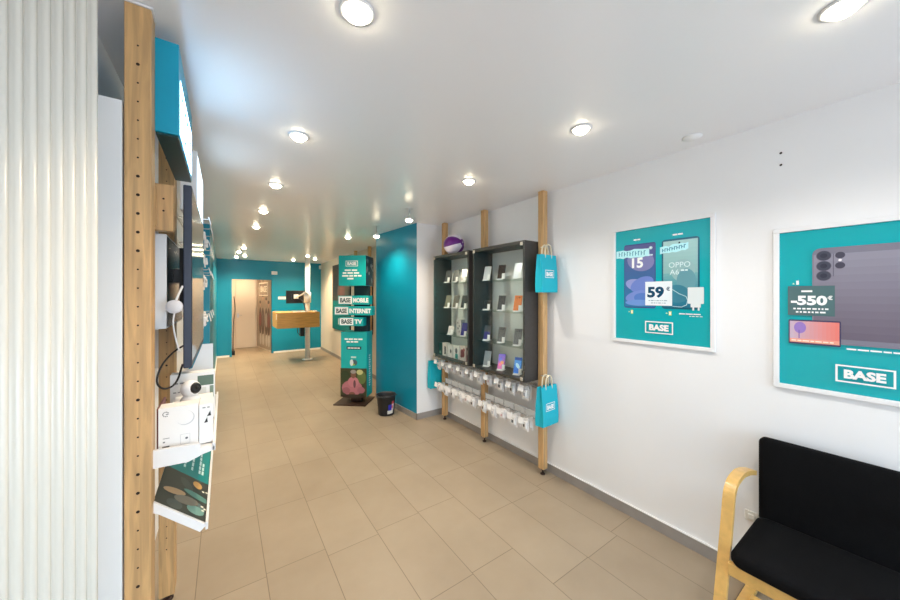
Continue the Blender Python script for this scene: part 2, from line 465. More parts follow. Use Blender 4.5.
def drilled_post(name, label, x0, x1, y0, y1, ztop, pitch, z_start, cap=True):
    t = thing(name, label, 'post', ((x0+x1)/2, (y0+y1)/2, 0), 0, 'wooden posts of the shop fitting')
    m = MB('wood').box(x0, x1, y0, y1, .05, ztop, .003)
    xc = (x0+x1)/2; z = z_start; r = random.Random(3)
    m.use('hole')
    while z < ztop-.1:
        rr = r.choice((.0028, .0028, .0028, .0048))
        m.cyl((xc+.004*0, y0+.01, z), (xc, y0-.0006, z), rr, n=12); z += pitch
    m.build('shaft', t)
    if cap: MB('white').box(x0-.004, x1+.004, y0-.004, y1+.004, ztop, ztop+.008).build('top_cap', t)
    MB('foot').cyl((xc, (y0+y1)/2, .012), (xc, (y0+y1)/2, .06), .008).lathe([(.024, 0), (.024, .008), (.01, .014)], (xc, (y0+y1)/2, 0)).build('foot', t)
    return t
fp = drilled_post('wooden_post', 'tall pine post drilled with a row of holes, nearest the camera on the left', -.264, -.198, 1.46, 1.53, 2.59, .0608, .33)
MB('wood').box(-.25, -.158, 1.62, 1.66, 1.886, 2.06, .003).use('hole').cyl((-.186, 1.63, 1.96), (-.186, 1.6194, 1.96), .0035, n=12).cyl((-.186, 1.63, 2.005), (-.186, 1.6194, 2.005), .0035, n=12).use('wood').box(-.25, -.205, 1.53, 1.62, 1.9, 2.04, .003).build('cross_block', fp)
drilled_post('wooden_post', 'pine post standing behind the drilled front post, partly hidden by the shelves', -.282, -.217, 2.28, 2.38, 2.59, .0608, .30)

# teal light box up under the ceiling
T_R = lambda x: basis((x, 0, 0), (0, 1, 0), (0, 0, 1))       # prints on faces that look towards +X: local x = Y, y = Z
sb = thing('sign_box', 'teal sign box with lit white lettering mounted high behind the front post', 'sign', (-.165, 1.8, 2.22))
MB('teal_box').box(-.2, -.134, 1.535, 2.12, 2.222, 2.55, .002).build('casing', sb)
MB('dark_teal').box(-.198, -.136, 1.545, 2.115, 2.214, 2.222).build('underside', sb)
m = MB('teal_box'); m.use('sign_glow')
Tr = T_R(-.1325)
m.frame(1.57, 2.08, 2.24, 2.44, .022, Tr); m.text('BASE', 1.825, 2.285, .11, Tr, 0, w=.36, bold=.04)
m.build('lettering', sb)
sw = thing('sign_box', 'second lit white sign further back just above the television', 'sign', (-.15, 2.65, 2.18))
MB('white').box(-.2, -.125, 2.35, 2.95, 2.12, 2.46, .002).build('casing', sw)
MB('sign_glow_soft').rect(2.37, 2.93, 2.15, 2.44, T_R(-.1235)).build('lit_face', sw)

# television on its arm, white slim box behind
tv = thing('television', 'large dark flat television seen edge-on above the white display tray', 'television', (-.12, 2.1, 1.36))
MB('tv_body').box(-.133, -.106, 1.67, 2.58, 1.353, 2.083, .004).build('casing', tv)
MB('tv_screen').rect(1.684, 2.566, 1.38, 2.07, T_R(-.1052)).build('screen', tv)
MB('dark_metal').box(-.1845, -.133, 1.9, 2.0, 1.7, 1.76).box(-.16, -.133, 1.85, 2.2, 1.6, 1.85).build('wall_mount', tv)
sl = thing('display_box', 'slim white box with dark glossy face fixed behind the television', 'box', (-.2, 1.98, 1.52))
MB('white').box(-.222, -.186, 1.70, 2.279, 1.512, 1.885, .003).build('casing', sl)
MB('green_glass').rect(1.71, 2.26, 1.52, 1.878, T_R(-.1852)).build('glossy_face', sl)
ad_ = thing('power_adapter', 'round white power adapter with a thin white lead behind the television', 'adapter', (-.16, 1.62, 1.6))
c = Vector((-.157, 1.645, 1.6))
MB('hub').cyl(c+Vector((0, -.012, 0)), c+Vector((0, .012, 0)), .026, .026, 24).sphere(c+Vector((0, -.010, 0)), .025, 20, 10, (1, .35, 1)).build('housing', ad_)
MB('white').tube([c+Vector((0, 0, -.025)), c+Vector((-.005, 0, -.06)), c+Vector((.0, .02, -.12)), c+Vector((.012, .04, -.18))], .0028, smooth_pts=2).tube([c+Vector((.005, 0, .025)), c+Vector((.012, .01, .05)), c+Vector((.022, .03, .08))], .004, smooth_pts=2).build('lead', ad_)
tag(MB('cable_black').tube([(-.13, 1.75, 1.44), (-.165, 1.72, 1.42), (-.2, 1.68, 1.375), (-.215, 1.66, 1.31), (-.19, 1.68, 1.275), (-.155, 1.70, 1.29), (-.14, 1.74, 1.36)], .0035, smooth_pts=3).build('power_cable'),
    'loose black power cable looping below the television beside the posts', 'cable')

# upper white tray
tr = thing('display_tray', 'white display tray holding boxed gadgets below the television', 'tray', (-.12, 1.9, 1.05))
Txz = basis((0, 0, 0), (1, 0, 0), (0, 0, 1))    # x, z plane; local z = -Y
def xz(mb, pts, y0, y1, **k): return mb.prism(pts, Txz, -y1, -y0)
xz(MB('white'), [(-.2, 1.055), (-.105, 1.052), (-.075, 1.062), (-.03, 1.072), (-.028, 1.085), (-.2, 1.088)], 1.5, 2.28).build('shelf_board', tr)
xz(MB('white'), [(-.2, 1.055), (-.105, 1.052), (-.07, 1.065), (-.07, 1.108), (-.2, 1.116)], 1.49, 1.502).build('end_lip', tr)
MB('white').box(-.034, -.026, 1.5, 2.28, 1.07, 1.098).build('front_lip', tr)
# lower sloping tray with printed sheet
lt = thing('leaflet_tray', 'sloping white tray with teal and dark photo print under the gadget tray', 'tray', (-.13, 1.85, .8))
S0, S1 = Vector((-.2, .937)), Vector((-.052, .802))
xz(MB('white'), [(S0.x, S0.y), (S1.x, S1.y), (S1.x-.02, S1.y-.018), (-.185, .89), (-.2, .90)], 1.5, 2.2).build('shelf_board', lt)
MB('white').box(-.056, -.048, 1.5, 2.2, .785, .812, .001).build('front_lip', lt)
u = Vector((0, 1, 0)); v = Vector((S0.x-S1.x, 0, S0.y-S1.y)).normalized(); hh = (S0-S1).length
Tp = basis((S1.x, 0, S1.y), u, v); Tp.translation += Tp.to_3x3() @ Vector((0, 0, .001))
m = MB('print', TEAL); h0 = .006
m.col((56, 56, 50)).rect(1.51, 1.80, h0, hh, Tp)
m.col((0, 128, 128)).rect(1.80, 2.19, h0, hh, Tp)
rr = random.Random(5)
for cx, cy, rx, ry, cc in ((1.56, .05, .035, .03, (110, 150, 140)), (1.60, .09, .05, .03, (120, 112, 100)), (1.63, .14, .045, .022, (176, 142, 106)), (1.545, .13, .03, .03, (78, 84, 80)),
                           (1.66, .05, .06, .02, (84, 130, 120)), (1.75, .055, .028, .02, (196, 150, 84)), (1.72, .1, .05, .02, (70, 74, 68)), (1.70, .03, .03, .012, (50, 52, 48)), (1.59, .03, .03, .012, (90, 110, 108))):
    m.col(cc).disc(cx, cy, rx, Tp, .0003+rr.random()*.0004, 14, ry, rr.random()*2)
m.col((230, 226, 206))
for cx, cy in ((1.575, .022), (1.59, .015), (1.60, .026), (1.72, .012), (1.715, .028)): m.disc(cx, cy, .006, Tp, .001, 10)
m.col((200, 226, 226))
for k, (yy, x1) in enumerate(((.035, 1.98), (.05, 2.12), (.085, 2.1), (.12, 2.05), (.15, 2.0))): m.bars(1.86, x1, yy, .009, Tp, .0006, 10+k, .02, .05, .008)
m.build('printed_sheet', lt)

# goods on the tray
def carton(name, label, x0, x1, y0, y1, z0, z1, fn=None, tint=(242, 242, 242), group='boxed gadgets on the white tray', lean=0):
    t = thing(name, label, 'box', ((x0+x1)/2, (y0+y1)/2, z0), 0, group)
    m = MB('print', tint).box(x0, x1, y0, y1, z0, z1, .0015)
    m.build('carton', t)
    if fn:
        p = MB('print', tint); T_ = basis((x0, y0-.0012, z0), (1, 0, 0), (0, 0, 1)); p.rect(0, x1-x0, 0, z1-z0, T_, -.0006); fn(p, T_, x1-x0, z1-z0)
        p.build('printed_front', t)
    if lean:
        t.rotation_euler = (math.radians(-lean), 0, 0)
    return t
def front_g(p, T, w, h):
    p.col((60, 62, 70))
    for k in range(9):                                  # ring-shaped letter
        a = math.radians(40+k*32); cx, cy = .02, h-.022
        p.rect(cx+.008*math.cos(a)-.0014, cx+.008*math.cos(a)+.0014, cy+.008*math.sin(a)-.0014, cy+.008*math.sin(a)+.0014, T)
    p.rect(.02, .028, h-.0232, h-.021, T)
    p.col((206, 208, 212)).disc(.075, h-.045, .026, T, 0); p.col((242, 242, 242)).disc(.073, h-.043, .025, T, .0004)
    p.col((200, 202, 206)).frame(.06, .088, .014, .05, .0012, T); p.col((96, 98, 106)).disc(.078, .034, .004, T)
    p.col((130, 132, 138)).bars(.012, .03, .044, .002, T, 0, 2); p.rect(.012, .018, .03, .035, T); p.col((110, 112, 116)).rect(.01, .03, .008, .018, T)
def front_tri(p, T, w, h):
    p.col((40, 40, 42)).flat([(w*.35, h*.52), (w*.62, h*.53), (w*.58, h*.66)], T); p.flat([(w*.55, h*.68), (w*.86, h*.69), (w*.8, h*.82)], T)
    p.col((150, 150, 150)).bars(.01, w-.01, h*.9, .004, T, 0, 4)
def front_green(p, T, w, h):
    p.col((92, 116, 102)).rect(w*.60, w*.97, h*.72, h*.93, T); p.col((222, 224, 220)).rect(w*.62, w*.80, h*.5, h*.68, T); p.col((120, 140, 124)).rect(w*.88, w*.97, h*.45, h*.7, T)
    p.col((150, 152, 156)).bars(.01, w*.5, h*.8, .006, T, 0, 6); p.bars(.01, w*.55, h*.62, .005, T, 0, 7)
carton('gadget_box', 'white gadget box printed with a ring-shaped letter, front left of the tray', -.19, -.078, 1.535, 1.60, 1.09, 1.243, front_g)
carton('gadget_box', 'white box with black triangle marks at the front right of the tray', -.076, -.034, 1.54, 1.61, 1.09, 1.235, front_tri)
carton('gadget_box', 'low white box lying on the tray under the round camera', -.17, -.04, 1.66, 1.80, 1.09, 1.214, lambda p, T, w, h: p.col((56, 56, 58)).rect(w*.3, w*.98, h*.84, h*.93, T))
carton('gadget_box', 'tall white box with a dark green picture standing behind the round camera', -.19, -.034, 1.84, 1.90, 1.09, 1.30, front_green)
cm = thing('security_camera', 'round white camera with a black face standing on a white box', 'camera', (-.112, 1.70, 1.214))
MB('white').lathe([(.034, 0), (.034, .006), (.026, .018), (.014, .026)], (-.112, 1.71, 1.215)).build('base', cm)
MB('white').sphere((-.112, 1.71, 1.262), .034, 24, 16).build('body', cm)
d = Vector((.62, -.62, .15)).normalized(); cc = Vector((-.112, 1.71, 1.262))
MB('black').cyl(cc+d*.024, cc+d*.0335, .0235, .017, 22).sphere(cc+d*.032, .008, 12, 8).build('lens_face', cm)
lh = thing('leaflet_holder', 'plain pale grey leaflet holder standing beneath the lower television corner', 'holder', (-.1, 2.05, 1.09))
m = MB('cab_back'); xz(m, [(-.165, 1.089), (-.045, 1.089), (-.045, 1.40), (-.088, 1.40), (-.128, 1.285), (-.165, 1.275)], 2.045, 2.055); m.build('sheet', lh)
MB('acrylic').box(-.165, -.045, 2.0, 2.045, 1.089, 1.095).build('base', lh)
tag(MB('print', (150, 96, 92)).box(-.199, -.192, 1.57, 1.74, 1.09, 1.235, .001).build('gadget_box'), 'thin reddish brown box wedged between the front white box and the post', 'box', 'boxed gadgets on the white tray')

# ------------------------------------------------------------------ hanging accessories
def hook_proto(name, label, variant, group):
    """hangs from a rail: rod along -Y (towards the shopper), white tag at its tip, packs under it. Origin at the rail end."""
    t = thing(name, label, 'accessory', (0, 0, 0), 0, group)
    MB('steel').tube([(0, 0, 0), (0, -.15, 0), (0, -.165, .008)], .0025, 6).build('hook', t)
    Tt = Matrix.Translation((0, -.17, -.012)) @ Matrix.Rotation(math.radians(-14), 4, 'X')
    MB('white').box(-.03, .03, -.002, .002, -.026, .028, 0, Tt).build('price_tag', t)
    r = random.Random(variant)
    for k in range(2):
        w = r.uniform(.034, .043); h = r.uniform(.085, .12); y = -.06 - .05*k + r.uniform(-.01, .01)
        Tk = Matrix.Translation((r.uniform(-.008, .008), y, -.004)) @ Matrix.Rotation(r.uniform(-.18, .18), 4, 'Z') @ Matrix.Rotation(r.uniform(-.1, .06), 4, 'X')
        m = MB('print', (240, 240, 242))
        m.box(-w, w, -.004, .004, -h-.012, .004, .001, Tk)
        m.box(-w*.75, w*.75, -.022, -.004, -h*.9, -h*.25, .006, Tk)
        if k == 1:
            m.col(r.choice(((70, 72, 80), (190, 192, 200), (210, 180, 184), (150, 160, 176))))
            m.box(-w*.3, w*.3, -.0235, -.0215, -h*.75, -h*.5, .001, Tk)
        m.build('package', t)
    return t
NX = -PI/2      # local -Y towards world -X
protos = [hook_proto('hanging_accessory', 'x', 11+k, 'hanging accessories under the cabinets') for k in range(4)]
n_up = 10
place = []
for i in range(n_up): place.append((2.405, 3.58-.163*i, .805, NX, 'white packaged accessory on the upper hook row, %s from the left' % ORD[i], 'accessories on the upper hook row'))
for i in range(11): place.append((2.405, 3.57-.146*i, .512, NX, 'white packaged accessory on the lower hook row, %s from the left' % ORD[i], 'accessories on the lower hook row'))
LR = [('topmost', 2.17), ('second', 2.0), ('third', 1.82), ('bottom', 1.50)]
for nm, z in LR:
    for k, y in enumerate((2.85, 3.25, 3.65)):
        place.append((-.25, y, z, PI/2, 'white packaged accessory beyond the television, %s row, %s along the wall' % (nm, ('nearest', 'middle', 'farthest')[k]), 'accessories beyond the television'))
used = set()
for i, (x, y, z, rz, lb, gp) in enumerate(place):
    k = i % 4
    if x > 0 and any(abs(y-py) < .035 for py in (2.0, 2.82, 3.63)): y += .045
    if k not in used:
        o = protos[k]; used.add(k); o.location = (x, y, z); o.rotation_euler = (0, 0, rz); o['label'] = lb; o['group'] = gp
    else: dup(protos[k], (x, y, z), rz, lb, gp)
hp = thing('hook_panel', 'white hook panel on the left wall beyond the television', 'panel', (-.3, 3.3, 1.2))
MB('white').box(-.38, -.258, 2.65, 3.95, 1.2, 2.3, .003).build('board', hp)
for nm, z in LR: MB('steel').box(-.258, -.25, 2.68, 3.92, z-.012, z+.012).build('rail', hp)
# rails between the right posts
def rail(label, y0, y1, z, cards):
    t = thing('label_rail', label, 'rail', (2.41, (y0+y1)/2, z), 0, 'label rails between the right posts')
    MB('steel').box(2.405, 2.415, y0, y1, z-.008, z+.008).build('bar', t)
    MB('acrylic').box(2.392, 2.394, y0, y1, z-.025, z+.055).box(2.392, 2.405, y0, y1, z-.025, z-.022).build('clear_strip', t)
    if cards:
        w = (y1-y0-.02)/cards
        for k in range(cards): MB('white_matte').box(2.3885, 2.3905, y0+.01+k*w+.006, y0+.01+(k+1)*w-.006, z-.01, z+.048).build('label_card', t)
rail('upper clear rail between the two nearer wooden posts', 2.045, 2.795, .805, 0)
rail('upper clear rail between the two farther wooden posts', 2.865, 3.595, .805, 0)
rail('lower rail of white label cards between the two nearer wooden posts', 2.045, 2.795, .512, 5)
rail('lower rail of white label cards between the two farther wooden posts', 2.865, 3.595, .512, 5)

# ------------------------------------------------------------------ right posts
def plain_post(label, x, y, group='wooden posts of the shop fitting'):
    t = thing('wooden_post', label, 'post', (x, y, 0), 0, group)
    MB('wood').box(x-.03, x+.03, y-.03, y+.03, .055, H-.004, .003).build('shaft', t)
    MB('foot').cyl((x, y, .01), (x, y, .056), .008).lathe([(.022, 0), (.022, .008), (.009, .014)], (x, y, 0)).lathe([(.016, .04), (.016, .052)], (x, y, 0), 6).build('foot', t)
plain_post('pine post carrying the two teal bags right of the dark cabinets', 2.416, 2.01)
plain_post('pine post rising between the two dark phone cabinets', 2.416, 2.83)
plain_post('pine post at the far left end of the dark cabinets', 2.416, 3.635)
plain_post('slim pine post behind the teal totem, right-hand one', 2.35, 6.2)
plain_post('slim pine post behind the teal totem, left-hand one', 2.35, 7.02)

# ------------------------------------------------------------------ phone cabinets
ZB, ZT = .858, 2.138; XF, XB = 2.212, 2.494
SH = (1.797, 1.483, 1.160)
def cabinet(label, y0, y1):
    t = thing('phone_cabinet', label, 'cabinet', (2.35, (y0+y1)/2, ZB), 0, 'dark phone cabinets')
    th = .022
    for nm, a, b in (('side_panel', y0, y0+th), ('side_panel', y1-th, y1)): MB('charcoal').box(XF+.006, XB, a, b, ZB, ZT, .001).build(nm, t)
    MB('charcoal').box(XF+.006, XB, y0+th, y1-th, ZT-.03, ZT).build('top_panel', t)
    MB('charcoal').box(XF+.006, XB, y0+th, y1-th, ZB, ZB+.026).build('bottom_panel', t)
    MB('cab_back').box(XB-.012, XB-.004, y0+th, y1-th, ZB+.026, ZT-.03).build('back_panel', t)
    for z in SH: MB('shelf_glass').box(XF+.03, XB-.014, y0+th+.001, y1-th-.001, z-.008, z).build('glass_shelf', t)
    d = MB('glass').box(XF-.002, XF+.004, y0+.003, y1-.003, ZB+.003, ZT-.003).build('glass_door', t)
    for y in (y0+.03, y1-.03):
        for z in (ZB+.03, ZT-.03): MB('clip').box(XF-.007, XF-.002, y-.016, y+.016, z-.016, z+.016, .002).build('hinge', d)
    return t
cabinet('dark glass-fronted phone cabinet nearer the camera, beside the hanging teal bags', 2.047, 2.792)
cabinet('dark glass-fronted phone cabinet farther away, with the striped ball on top', 2.867, 3.597)

def phone(name, label, body, screen, kind='plain', group=None, low=False):
    """faces local -Y, origin on the shelf"""
    t = thing(name, label, 'phone', (0, 0, 0), 0, group)
    MB('white').box(-.034, .034, -.045, .045, 0, .004, .001).box(-.02, .02, .0, .02, .004, .05, .002).box(-.034, .034, -.03, -.022, .004, .014, .001).build('stand', t)
    hgt = .10 if low else .158
    Tq = Matrix.Translation((0, -.012, .008)) @ Matrix.Rotation(math.radians(-20), 4, 'X')
    MB('print', body).box(-.039, .039, -.004, .004, 0, hgt, .003, Tq).build('body', t)
    Ts = Tq @ basis((0, -.0044, 0), (1, 0, 0), (0, 0, 1))
    m = MB('lit_print' if kind in ('pink', 'blue') else 'print_gloss', screen)
    m.rect(-.036, .036, .003, hgt-.003, Ts)
    if kind == 'pink':
        m.grad(-.036, .036, .02, hgt-.003, (206, 112, 172), (120, 106, 206), Ts, .0003, 6)
        m.col((232, 160, 110)).disc(.008, .07, .018, Ts, .0006); m.col((112, 120, 214)).disc(-.012, .10, .02, Ts, .0007); m.col((236, 120, 140)).disc(-.01, .05, .016, Ts, .0008)
    if kind == 'blue':
        m.grad(-.036, .036, .01, hgt-.004, (26, 92, 190), (108, 178, 236), Ts, .0003, 6)
        m.col((186, 220, 240)).disc(.0, .075, .016, Ts, .0006, 16, .03, .6); m.col((30, 70, 160)).rect(-.033, .033, hgt-.03, hgt-.004, Ts, .0007)
    if kind == 'back':
        m.col(tuple(v*.6 for v in screen)).disc(-.012, hgt-.022, .009, Ts, .0006); m.disc(.012, hgt-.022, .009, Ts, .0006); m.col(tuple(min(255, v*1.1) for v in screen)).disc(-.012, hgt-.022, .005, Ts, .0009)
    if kind == 'purple':
        m.col((74, 66, 140)).rect(-.033, .033, .003, hgt*.55, Ts, .0004)
    m.build('screen', t)
    MB('white_matte').box(.026, .056, -.050, -.047, .002, .058, .0005, Matrix.Translation((0, 0, 0)) @ Matrix.Rotation(math.radians(-10), 4, 'X')).build('price_card', t)
    return t
def put(o, x, y, z): o.location = (x, y, z); o.rotation_euler = (0, 0, NX+.42)
G2, G1 = 'phones in the nearer cabinet', 'phones in the farther cabinet'
ph2 = [
 [('white phone, left on the top shelf of the nearer cabinet', (236,236,236), (228,228,228), 'plain'), ('dark brown-black phone, middle of the top shelf of the nearer cabinet', (40,30,30), (46,34,34), 'plain'), ('bright white phone, right on the top shelf of the nearer cabinet', (240,240,242), (234,238,244), 'plain')],
 [('small dark device, left on the second shelf of the nearer cabinet', (48,40,38), (44,38,36), 'low'), ('dark grey phone, middle of the second shelf of the nearer cabinet', (70,72,76), (64,66,70), 'plain'), ('orange phone showing its camera back, right on the second shelf of the nearer cabinet', (226,126,64), (232,134,72), 'back')],
 [('dark phone with a purple lower screen, left on the third shelf of the nearer cabinet', (60,60,66), (90,90,96), 'purple'), ('grey phone behind a white card, middle of the third shelf of the nearer cabinet', (90,90,92), (96,98,100), 'back'), ('grey phone behind a white card, right on the third shelf of the nearer cabinet', (80,80,84), (110,112,116), 'back')],
 [('silver grey phone, left on the bottom board of the nearer cabinet', (190,190,192), (170,172,176), 'plain'), ('phone with a pink and violet screen at the bottom of the nearer cabinet', (60,60,70), (200,110,170), 'pink'), ('phone with a bright blue screen at the bottom right of the nearer cabinet', (40,60,110), (60,130,210), 'blue')]]
for r_, (row, z) in enumerate(zip(ph2, SH + (ZB+.026,))):
    for (lb, bc, sc_, kd), y in zip(row, (2.68, 2.46, 2.235)):
        put(phone('display_phone', lb, bc, sc_, kd, G2, kd == 'low'), 2.32, y, z)
        if r_ == 2 and y < 2.5:
            pass
ph1 = [[('dark grey phone, %s on the top shelf of the farther cabinet' % p, (84,84,86), (76,78,80), 'plain') for p in ('left', 'middle', 'right')],
       [('pale olive phone, left on the second shelf of the farther cabinet', (120,118,104), (130,128,112), 'plain'), ('grey phone beside a white card, middle of the second shelf of the farther cabinet', (96,94,88), (104,100,92), 'plain'), ('near-black phone, right on the second shelf of the farther cabinet', (66,66,66), (60,62,62), 'plain')]]
for row, z in zip(ph1, SH):
    for (lb, bc, sc_, kd), y in zip(row, (3.43, 3.255, 3.09)):
        put(phone('display_phone', lb, bc, sc_, kd, G1), 2.32, y, z)
put(phone('display_phone', 'violet-blue phone on the third shelf of the farther cabinet', (60,58,110), (78,74,140), 'purple', G1), 2.32, 3.09, SH[2])
put(phone('display_phone', 'small white device on the third shelf of the farther cabinet', (232,228,224), (226,222,220), 'low', G1, True), 2.30, 3.33, SH[2])
def goods(label, y, w, h, z, tint, fn, dx=0):
    t = thing('product_box', label, 'box', (2.31+dx, y, z), 0, 'boxes in the farther cabinet')
    MB('print', tint).box(2.28+dx, 2.34+dx, y-w/2, y+w/2, z, z+h, .001).build('carton', t)
    p = MB('print', tint); T_ = basis((2.2785+dx, y+w/2, z), (0, -1, 0), (0, 0, 1)); p.rect(0, w, 0, h, T_, -.0006); fn(p, T_, w, h); p.build('printed_front', t)
zb = ZB+.026
goods('white speckled box on the third shelf of the farther cabinet', 3.19, .09, .19, SH[2], (206, 204, 204), lambda p, T, w, h: [p.col(c).disc(x*w, y*h, .014, T) for c, x, y in (((120,116,118), .3, .8), ((150,146,148), .65, .6), ((110,106,110), .35, .45), ((160,150,150), .6, .25))], .04)
goods('dark green box at the bottom left of the farther cabinet', 3.535, .06, .15, zb, (46, 84, 76), lambda p, T, w, h: p.col((150, 190, 176)).rect(.01, w-.01, .02, .05, T))
goods('white box with a black slot picture at the bottom of the farther cabinet', 3.44, .09, .16, zb, (232, 228, 226), lambda p, T, w, h: p.col((52, 44, 44)).rect(w*.5, w*.85, h*.15, h*.75, T))
goods('white box with a small dark dot at the bottom of the farther cabinet', 3.32, .10, .15, zb, (238, 236, 234), lambda p, T, w, h: p.col((60, 56, 58)).disc(w*.7, h*.5, .016, T, 0, 14, .026))
goods('white box with a grey and teal figure at the bottom of the farther cabinet', 3.19, .11, .155, zb, (236, 236, 236), lambda p, T, w, h: [p.col((110, 112, 118)).disc(w*.55, h*.62, .024, T, 0, 14, .034), p.col((60, 160, 160)).rect(w*.35, w*.85, 0.004, h*.4, T, .0003)])
goods('white box with a red flower-like print at the bottom of the farther cabinet', 3.06, .11, .17, zb, (224, 214, 212), lambda p, T, w, h: [p.col((128, 62, 66)).disc(w*.5, h*.5, .04, T, 0, 8, .05, .3), p.col((170, 100, 100)).disc(w*.75, h*.75, .02, T, .0003, 7), p.col((110, 54, 58)).disc(w*.3, h*.3, .02, T, .0005, 7)])
goods('dark red narrow box at the bottom right of the farther cabinet', 2.955, .07, .16, zb, (120, 84, 86), lambda p, T, w, h: p.col((196, 180, 178)).rect(w*.2, w*.7, h*.5, h*.8, T))

# striped ball
bl = thing('beach_ball', 'purple and white striped inflatable ball lying on the farther cabinet', 'ball', (2.32, 3.29, ZT))
m = MB('purple'); r0 = .127; c0 = Vector((2.32, 3.29, ZT+.122))
tow, rgt, upv = Vector((-.57, -.82, .1)), Vector((.82, -.57, 0)), Vector((0, 0, 1))
pole = (tow*.55+rgt*.85+upv*.1).normalized()
e1 = (-rgt*.6-upv*.75+tow*.4); e1 = (e1-pole*e1.dot(pole)).normalized(); e2 = pole.cross(e1)
Rb = Matrix((e1, e2, pole)).transposed()
res = bmesh.ops.create_uvsphere(m.bm, u_segments=36, v_segments=18, radius=r0)
m._f(list(m.bm.faces), True)
m.use('white_vinyl')
for f in m.bm.faces:
    p = f.calc_center_median(); a = (math.degrees(math.atan2(p.y, p.x))+30) % 360
    if int(a//60) % 2 == 0 and abs(p.z) < r0*.95: f.material_index = m.mi
for v_ in m.bm.verts:
    v_.co = Rb @ v_.co; v_.co.z *= .955; v_.co = v_.co + c0
m.build('ball_skin', bl)
MB('white_vinyl').cyl(c0+Rb @ Vector((0, 0, r0*.94)), c0+Rb @ Vector((0, 0, r0*1.02)), .008).build('valve', bl)

# ------------------------------------------------------------------ teal carrier bags
def bag(label, x0, x1, y0, y1, z0, z1, face_logo=True, tilt=0):
    t = thing('paper_bag', label, 'bag', ((x0+x1)/2, (y0+y1)/2, z0), 0, 'teal paper carrier bags')
    m = MB('teal_bag'); n = 6
    # body: bottom a bit thinner at the mouth, gusset folded inwards
    def ring(z, f, g):
        yc = (y0+y1)/2; hd = (y1-y0)/2*f; gx = .012*g
        return [(x0, yc-hd, z), (x1, yc-hd, z), (x1-gx, yc, z), (x1, yc+hd, z), (x0, yc+hd, z), (x0+gx, yc, z)]
    lv = [(z0, .95, .3), (z0+.06, 1, .6), ((z0+z1)/2, .9, 1.2), (z1-.05, .62, 1.8), (z1, .5, 2)]
    rs = [[m.bm.verts.new(p) for p in ring(*l)] for l in lv]
    fs = []
    for a, b in zip(rs, rs[1:]): fs += [m.bm.faces.new((a[i], a[(i+1) % 6], b[(i+1) % 6], b[i])) for i in range(6)]
    fs.append(m.bm.faces.new(rs[0][::-1])); m._f(fs)
    m.build('body', t)
    w = x1-x0; xc = (x0+x1)/2; zc = z0+(z1-z0)*.48
    hd = (y1-y0)/2; yf = (y0+y1)/2-hd*.9-.002
    if face_logo:
        p = MB('print', WHITE); T_ = basis((xc, yf-.003, zc), (1, 0, 0), (0, 0, 1))
        p.frame(-w*.32, w*.24, -.032, .036, .005, T_); p.text('BASE', -w*.04, -.016, .034, T_, 0, w=w*.42, bold=.05)
        p.build('logo', t)
    for s, dy in ((1, -.5), (1, .5)):
        y = (y0+y1)/2 + hd*dy*.9
        MB('paper_cord').tube([(xc-.045, y, z1-.03), (xc-.045, y, z1+.045), (xc-.03, y+.0, z1+.082), (xc+.0, y, z1+.092), (xc+.03, y, z1+.082), (xc+.045, y, z1+.045), (xc+.045, y, z1-.03)], .006, 8, 2).build('handle', t)
    tb = MB('steel').tube([((x0+x1)/2, y0+.05, z1+.078), ((x0+x1)/2+.02, 3.66, z1+.075)], .004, 6) if y0 > 2 else MB('steel').tube([((x0+x1)/2, y1-.05, z1+.078), ((x0+x1)/2, 1.985, z1+.075)], .004, 6)
    if tb: tb.build('hanger', t)
    t.rotation_euler = (0, 0, tilt)
bag('upper teal paper bag hanging on the near wooden post', 2.25, 2.475, 1.885, 1.96, 1.668, 2.0, tilt=.06)
bag('lower teal paper bag hanging on the near wooden post', 2.255, 2.48, 1.88, 1.965, .50, .842, tilt=.06)
bag('teal paper bag hanging at the far end of the hook rows by the white corner', 2.245, 2.485, 3.72, 3.80, .405, .77, False)

# ------------------------------------------------------------------ posters on the right wall
PW, PH = .648, .86
def poster(label, yc, zc, draw):
    t = thing('framed_poster', label, 'poster', (2.5, yc, zc), 0, 'framed posters on the right wall')
    t.matrix_basis = Matrix()
    fr = .024
    m = MB('white')
    for a in ((-PW/2, PW/2, -PH/2, -PH/2+fr), (-PW/2, PW/2, PH/2-fr, PH/2), (-PW/2, -PW/2+fr, -PH/2+fr, PH/2-fr), (PW/2-fr, PW/2, -PH/2+fr, PH/2-fr)):
        m.box(a[0], a[1], a[2], a[3], 0, .016, .002)
    m.build('frame', t)
    m = MB('print_gloss', (0, 168, 178)); m.box(-PW/2+fr, PW/2-fr, -PH/2+fr, PH/2-fr, .001, .006)
    draw(m); m.build('printed_sheet', t)
    t.matrix_basis = basis((2.4995, yc, zc), (0, -1, 0), (0, 0, 1))
    return t
U = lambda u: (u-.5)*PW
V = lambda v: (v-.5)*PH
z_ = [.0063]
def zz(): z_[0] += .00012; return z_[0]
def rrect(m, x0, x1, y0, y1, r, z):
    pts = []
    for cx, cy, a0 in ((x1-r, y1-r, 0), (x0+r, y1-r, 90), (x0+r, y0+r, 180), (x1-r, y0+r, 270)):
        for k in range(6): a = math.radians(a0+k*18); pts.append((cx+r*math.cos(a), cy+r*math.sin(a)))
    m.flat(pts, None, z)
def logo(m, u0, u1, v0, v1):
    m.col(WHITE).frame(U(u0), U(u1), V(v0), V(v1), .007, None, zz())
    m.text('BASE', U((u0+u1)/2), V(v0+(v1-v0)*.27), (V(v1)-V(v0))*.46, None, zz(), w=(U(u1)-U(u0))*.70, bold=.05)
